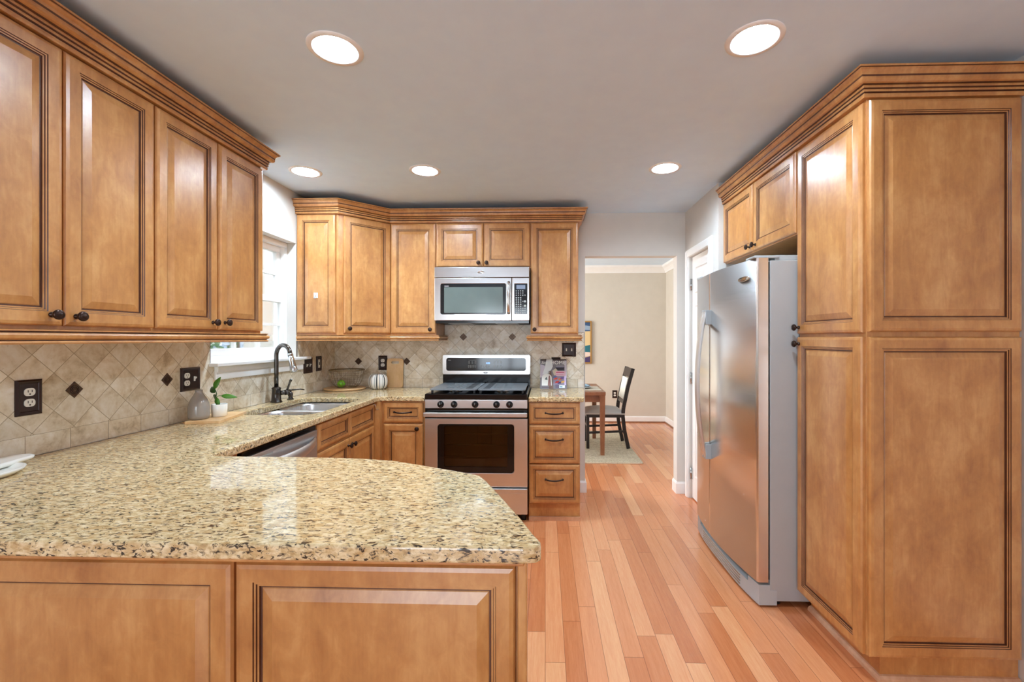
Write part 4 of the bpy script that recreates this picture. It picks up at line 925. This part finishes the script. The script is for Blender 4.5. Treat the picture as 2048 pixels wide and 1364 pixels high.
lm = MB(); pr_ = [(0.001, -0.036)] + [(0.030 * math.cos(a), 0.032 * math.sin(a)) for a in [(-1.3 + 2.6 * k / 12) for k in range(13)]] + [(0.001, 0.036)]
lm.lathe(pr_, (0, 0, 0), 'lime', 'x', 24); lm_ = lm.build('lime', None, (-1.700, 3.640, ZC + 0.0162 + 0.037)); tag(lm_, 'bright green lime inside the wire basket', 'fruit')
# striped fabric pumpkin
pk = thing('fabric_pumpkin', 'white and grey striped fabric pumpkin before the cutting board', 'pumpkin', (-1.425, 3.735, ZC))
pr_ = [(0.020, 0.004), (0.050, 0.001), (0.068, 0.012), (0.079, 0.040), (0.081, 0.066), (0.077, 0.095), (0.064, 0.118), (0.042, 0.128), (0.022, 0.125), (0.008, 0.119), (0.001, 0.119)]
MB().lathe(pr_, (0, 0, 0), 'pumpkin', seg=56, lobes=7, la=0.06).build('cushion', pk, rz=0.35)
MB().tube([(0, 0, 0.117), (0.001, 0, 0.135), (-0.006, 0, 0.150), (-0.014, 0, 0.160)], [0.010, 0.007, 0.006, 0.007], 'stem', 8).tube([(0.0, -0.01, 0.125), (-0.03, -0.02, 0.139), (-0.04, -0.02, 0.135)], 0.002, 'stem', 6).build('stem', pk, weld=False)
# upright cutting board
cbd = plate(rrect(-0.073, 0.073, 0, 0.254, 0.022), [rrect(-0.036, 0.036, 0.208, 0.230, 0.0105)], 0.014, 'bamboo', 'cutting_board', None, 'y', 0, 0.002, (-1.320, 3.838, ZC + 0.0005), (-0.062, 0, 0))
tag(cbd, 'bamboo cutting board with handle slot leaning on the back wall', 'cutting board')
# magazine leaning on the back wall
mg = thing('magazine', 'home magazine standing against the backsplash right of the range', 'magazine', (0.070, 3.752, ZC + 0.001), 0.0)
mg.rotation_euler = (-0.40, 0, 0)
MB().box(-0.114, 0.114, 0.0, 0.007, 0, 0.268, 'plastic_white').build('pages', mg)
cvr = MB()
def q4(x0, x1, z0, z1, y, c):
    k = 'cv%02x%02x%02x' % c
    if k not in M: M[k] = plain('print_' + k, c, 0.25)
    cvr.add([(x0, -y, z0), (x1, -y, z0), (x1, -y, z1), (x0, -y, z1)], [(0, 1, 2, 3)], k)
def pg(pts, y, c):
    k = 'cv%02x%02x%02x' % c
    if k not in M: M[k] = plain('print_' + k, c, 0.25)
    cvr.add([(a, -y, b_) for a, b_ in pts], [list(range(len(pts)))], k)
q4(-0.114, 0.114, 0, 0.268, 0.0004, (128, 124, 128)); q4(-0.114, 0.114, 0.258, 0.268, 0.0006, (70, 62, 66)); q4(0.095, 0.114, 0.10, 0.268, 0.0005, (196, 190, 200))
pg([(-0.114, 0.10), (-0.06, 0.12), (-0.075, 0.21), (-0.105, 0.22), (-0.114, 0.22)], 0.0006, (206, 196, 206))
pg([(-0.060, 0.268), (-0.008, 0.268), (-0.006, 0.20), (-0.025, 0.16), (-0.035, 0.14), (-0.095, 0.13), (-0.075, 0.19)], 0.0008, (226, 228, 226))
pg([(-0.04, 0.0), (0.0, 0.0), (-0.012, 0.10), (-0.02, 0.165), (-0.042, 0.16)], 0.0008, (120, 96, 84))
pg([(-0.01, 0.165), (0.02, 0.185), (0.035, 0.17), (0.03, 0.13), (0.005, 0.12)], 0.001, (206, 196, 176))
pg([(-0.10, 0.03)] + [(-0.0575 + 0.0425 * math.cos(a), 0.10 + 0.036 * math.sin(a)) for a in [PI - PI * k / 10 for k in range(11)]] + [(-0.015, 0.03)], 0.001, (236, 234, 226))
pg([(-0.075, 0.085), (-0.06, 0.11), (-0.05, 0.08)], 0.0012, (90, 100, 96)); pg([(-0.05, 0.03), (-0.02, 0.03), (-0.03, 0.12), (-0.04, 0.12)], 0.0012, (150, 110, 104))
q4(0.018, 0.104, 0.115, 0.160, 0.0012, (226, 186, 200)); q4(0.022, 0.092, 0.145, 0.153, 0.0014, (180, 60, 90)); q4(0.022, 0.085, 0.128, 0.132, 0.0014, (200, 120, 140))
q4(0.020, 0.095, 0.168, 0.200, 0.001, (60, 56, 64)); q4(0.022, 0.09, 0.195, 0.199, 0.0012, (170, 170, 190)); q4(0.022, 0.09, 0.205, 0.208, 0.0012, (206, 204, 212))
q4(-0.002, 0.100, 0.035, 0.113, 0.0010, (150, 140, 160)); q4(0.092, 0.106, 0.035, 0.115, 0.0011, (216, 196, 232))
for (x, z, c) in ((0.018, 0.090, (216, 86, 72)), (0.030, 0.060, (208, 70, 66)), (0.055, 0.085, (226, 130, 84)), (0.072, 0.095, (120, 96, 170)), (0.078, 0.062, (228, 176, 96)), (0.050, 0.052, (84, 70, 120)), (0.010, 0.105, (96, 110, 160))):
    pg([(x - 0.018, z - 0.008), (x + 0.012, z - 0.004), (x + 0.020, z + 0.012), (x - 0.008, z + 0.010)], 0.0013, c)
q4(0.048, 0.096, 0.010, 0.034, 0.0012, (238, 240, 240)); q4(0.052, 0.075, 0.014, 0.026, 0.0014, (120, 170, 190)); q4(0.015, 0.045, 0.008, 0.04, 0.0011, (110, 100, 120)); q4(-0.10, -0.02, 0.012, 0.016, 0.0012, (90, 60, 70))
cvr.build('cover', mg, weld=False)
text('title', 'HOME', 0.046, 'plastic_white', mg, (0.040, -0.0016, 0.236)); text('title', 'Sou', 0.036, 'plastic_white', mg, (-0.080, -0.0016, 0.237), shear=0.35)
# white tray at the left edge of the peninsula
ty = thing('serving_tray', 'white ceramic tray with a rounded end on the counter at the far left', 'tray', (-1.735, 1.258, ZC), 0.10)
def oval(L0, L1, w0, w1, z, cx=0.0):
    pts = []
    for k in range(13): a = PI * k / 12; pts.append((cx + w0 * math.cos(a), L1 + w0 * 1.1 * math.sin(a) - w0, z))
    for k in range(13): a = PI + PI * k / 12; pts.append((cx + w1 * math.cos(a), L0 + w1 * 0.8 * math.sin(a) + w1, z))
    return pts
def dish(name, rings, m):
    mb = MB(); N = len(rings[0])
    for a in range(len(rings) - 1):
        for k in range(N): mb.add([rings[a][k], rings[a][(k + 1) % N], rings[a + 1][(k + 1) % N], rings[a + 1][k]], [(0, 1, 2, 3)], m, True)
    mb.add(rings[0], [list(range(N))[::-1]], m); mb.add(rings[-1], [list(range(N))], m); return mb.build(name, ty)
dish('dish', [oval(-0.26, 0.118, 0.075, 0.085, 0.0), oval(-0.28, 0.138, 0.090, 0.100, 0.012), oval(-0.285, 0.143, 0.094, 0.104, 0.020), oval(-0.28, 0.138, 0.088, 0.098, 0.0205), oval(-0.26, 0.118, 0.070, 0.085, 0.010)], 'white_gloss')
dish('handle', [oval(0.02, 0.215, 0.034, 0.05, 0.014, -0.035), oval(0.01, 0.228, 0.040, 0.055, 0.020, -0.035), oval(0.01, 0.230, 0.041, 0.056, 0.027, -0.035), oval(0.02, 0.222, 0.036, 0.05, 0.030, -0.035)], 'white_gloss')

# ------------------------------------------------------------------ dining room
rg = thing('area_rug', 'cream braided jute rug under the dining table', 'rug', (-0.35, 5.59, 0))
plate(rrect(-1.40, 1.40, -0.82, 0.82, 0.02, 3), [], 0.014, 'rug', 'weave', rg, 'z', 0.0005, 0.004)
tb = thing('dining_table', 'brown wooden dining table seen through the opening', 'table', (-0.22, 5.50, 0.015))
MB().box(-0.90, 0.905, -0.46, 0.46, 0.682, 0.724, 'table_wood').build('tabletop', tb, bevel=0.004)
MB().box(-0.84, 0.845, -0.40, 0.40, 0.60, 0.682, 'table_wood').build('apron', tb, bevel=0.002)
for sx in (-1, 1):
    for sy in (-1, 1):
        cx, cy = 0.0025 + sx * 0.868, sy * 0.425; mb = MB(); a, c_ = 0.030, 0.022
        mb.add([(cx - c_, cy - c_, 0), (cx + c_, cy - c_, 0), (cx + c_, cy + c_, 0), (cx - c_, cy + c_, 0), (cx - a, cy - a, 0.683), (cx + a, cy - a, 0.683), (cx + a, cy + a, 0.683), (cx - a, cy + a, 0.683)], [(3, 2, 1, 0), (4, 5, 6, 7), (0, 1, 5, 4), (1, 2, 6, 5), (2, 3, 7, 6), (3, 0, 4, 7)], 'table_wood'); mb.build('leg', tb)
ch = thing('dining_chair', 'black dining chair with grey seat at the table end', 'chair', (0.74, 5.58, 0.0147))
def bar(mb, p, q, a, b_, m):  # rectangular bar between two points, half sizes a (along y) and b_ (in the xz plane)
    p, q = Vector(p), Vector(q); d = (q - p).normalized(); s1 = Vector((0, 1, 0)) * a; s2 = d.cross(Vector((0, 1, 0)))
    s2 = (s2.normalized() if s2.length > 1e-3 else Vector((1, 0, 0))) * b_
    if abs(d.y) > 0.9: s1 = Vector((0, 0, 1)) * a; s2 = Vector((1, 0, 0)) * b_
    v = [p - s1 - s2, p + s1 - s2, p + s1 + s2, p - s1 + s2, q - s1 - s2, q + s1 - s2, q + s1 + s2, q - s1 + s2]
    mb.add(v, [(3, 2, 1, 0), (4, 5, 6, 7), (0, 1, 5, 4), (1, 2, 6, 5), (2, 3, 7, 6), (3, 0, 4, 7)], m)
for sy in (-1, 1):
    y = sy * 0.20
    mb = MB(); path = [(0.262, y, 0.0045), (0.215, y, 0.22), (0.195, y, 0.40), (0.205, y, 0.50), (0.255, y, 0.74), (0.318, y, 0.968)]
    for a, c_ in zip(path[:-1], path[1:]): bar(mb, a, c_, 0.016, 0.021, 'chair_black')
    mb.build('leg', ch, weld=False)
    mb = MB(); bar(mb, (-0.225, y, 0.0), (-0.225, y, 0.40), 0.017, 0.017, 'chair_black'); mb.build('leg', ch)
    mb = MB(); bar(mb, (-0.225, y, 0.19), (0.215, y, 0.21), 0.009, 0.013, 'chair_black'); mb.build('stretcher', ch)
mb = MB(); bar(mb, (-0.225, -0.2, 0.26), (-0.225, 0.2, 0.26), 0.012, 0.009, 'chair_black'); mb.build('stretcher', ch)
mb = MB(); mb.box(-0.245, 0.215, -0.215, 0.215, 0.375, 0.415, 'chair_black'); mb.build('seat_frame', ch, bevel=0.004)
mb = MB(); NX, NY = 10, 10; g = [[(-0.26 + 0.48 * i / NX, -0.222 + 0.444 * j / NY, 0.425 + 0.060 * (math.sin(PI * i / NX) * math.sin(PI * j / NY)) ** 0.35) for j in range(NY + 1)] for i in range(NX + 1)]
for i in range(NX):
    for j in range(NY): mb.add([g[i][j], g[i + 1][j], g[i + 1][j + 1], g[i][j + 1]], [(0, 1, 2, 3)], 'cushion', True)
mb.box(-0.26, 0.22, -0.222, 0.222, 0.414, 0.427, 'cushion'); mb.build('seat', ch)
mb = MB(); bar(mb, (0.278, 0, 0.860), (0.312, 0, 0.968), 0.205, 0.013, 'chair_black'); mb.build('top_rail', ch)
mb = MB(); bar(mb, (0.208, 0, 0.535), (0.218, 0, 0.580), 0.195, 0.010, 'chair_black'); mb.build('lower_rail', ch)
mb = MB(); bar(mb, (0.219, 0, 0.585), (0.274, 0, 0.850), 0.165, 0.018, 'cushion_pale'); mb.build('backrest', ch, bevel=0.01)
for k, (nm, z) in enumerate((('placemat', 0),)):
    o = plate(rrect(0.22, 0.655, 5.17, 5.60, 0.01, 3), [], 0.003, 'placemat', 'placemat', None, 'z', 0.7393); tag(o, 'woven placemat at the end of the dining table', 'placemat')
o = MB().lathe([(0.07, 0.0), (0.12, 0.012), (0.135, 0.020), (0.132, 0.021), (0.09, 0.010), (0.001, 0.008)], (0, 0, 0), 'china', seg=36).build('plate', None, (0.43, 5.40, 0.7426)); tag(o, 'pale plate on the dining table placemat', 'plate')
mb = MB(); g = [[(-0.10 + 0.20 * i / 10, -0.06 + 0.12 * j / 6, 0.012 + 0.010 * math.sin(i * 1.3 + j) + 0.008 * math.cos(j * 1.7)) for j in range(7)] for i in range(11)]
for i in range(10):
    for j in range(6): mb.add([g[i][j], g[i + 1][j], g[i + 1][j + 1], g[i][j + 1]], [(0, 1, 2, 3)], 'cloth', True)
o = mb.build('napkin', None, (0.44, 5.40, 0.7605)); s2 = o.modifiers.new('thick', 'SOLIDIFY'); s2.thickness = 0.003; tag(o, 'folded blue napkin on the plate', 'napkin')
# painting on the dining room wall, mostly hidden by the kitchen wall: generic coloured bands
pi_ = thing('framed_painting', 'gilt framed abstract painting cut off by the kitchen wall edge', 'painting', (0.38, 7.1495, 0.943))
mb = MB()
for a in ((-0.36, 0.363, 0, 0.022), (-0.36, 0.363, 0.662, 0.684), (-0.36, -0.338, 0.022, 0.662), (0.341, 0.363, 0.022, 0.662)): mb.box(a[0], a[1], -0.03, 0, a[2], a[3], 'gold')
mb.build('frame', pi_, bevel=0.003, weld=False)
mb = MB(); cvr = mb
def band(pts, c, y=0.012): pg(pts, y, c)
band([(-0.338, 0.022), (0.341, 0.022), (0.341, 0.662), (-0.338, 0.662)], (226, 200, 150), 0.010)
band([(-0.338, 0.50), (0.341, 0.52), (0.341, 0.662), (-0.338, 0.662)], (60, 90, 130)); band([(0.0, 0.55), (0.341, 0.54), (0.341, 0.60), (0.1, 0.64)], (150, 170, 190), 0.014)
band([(-0.338, 0.22), (0.341, 0.18), (0.341, 0.30), (0.10, 0.25), (-0.338, 0.34)], (40, 110, 124)); band([(-0.338, 0.06), (0.341, 0.12), (0.341, 0.18), (-0.338, 0.22)], (236, 216, 204), 0.014); band([(-0.338, 0.022), (0.341, 0.022), (0.341, 0.12), (0.1, 0.05)], (74, 60, 104), 0.016)
mb.build('canvas', pi_, weld=False)
bpy.context.view_layer.update()
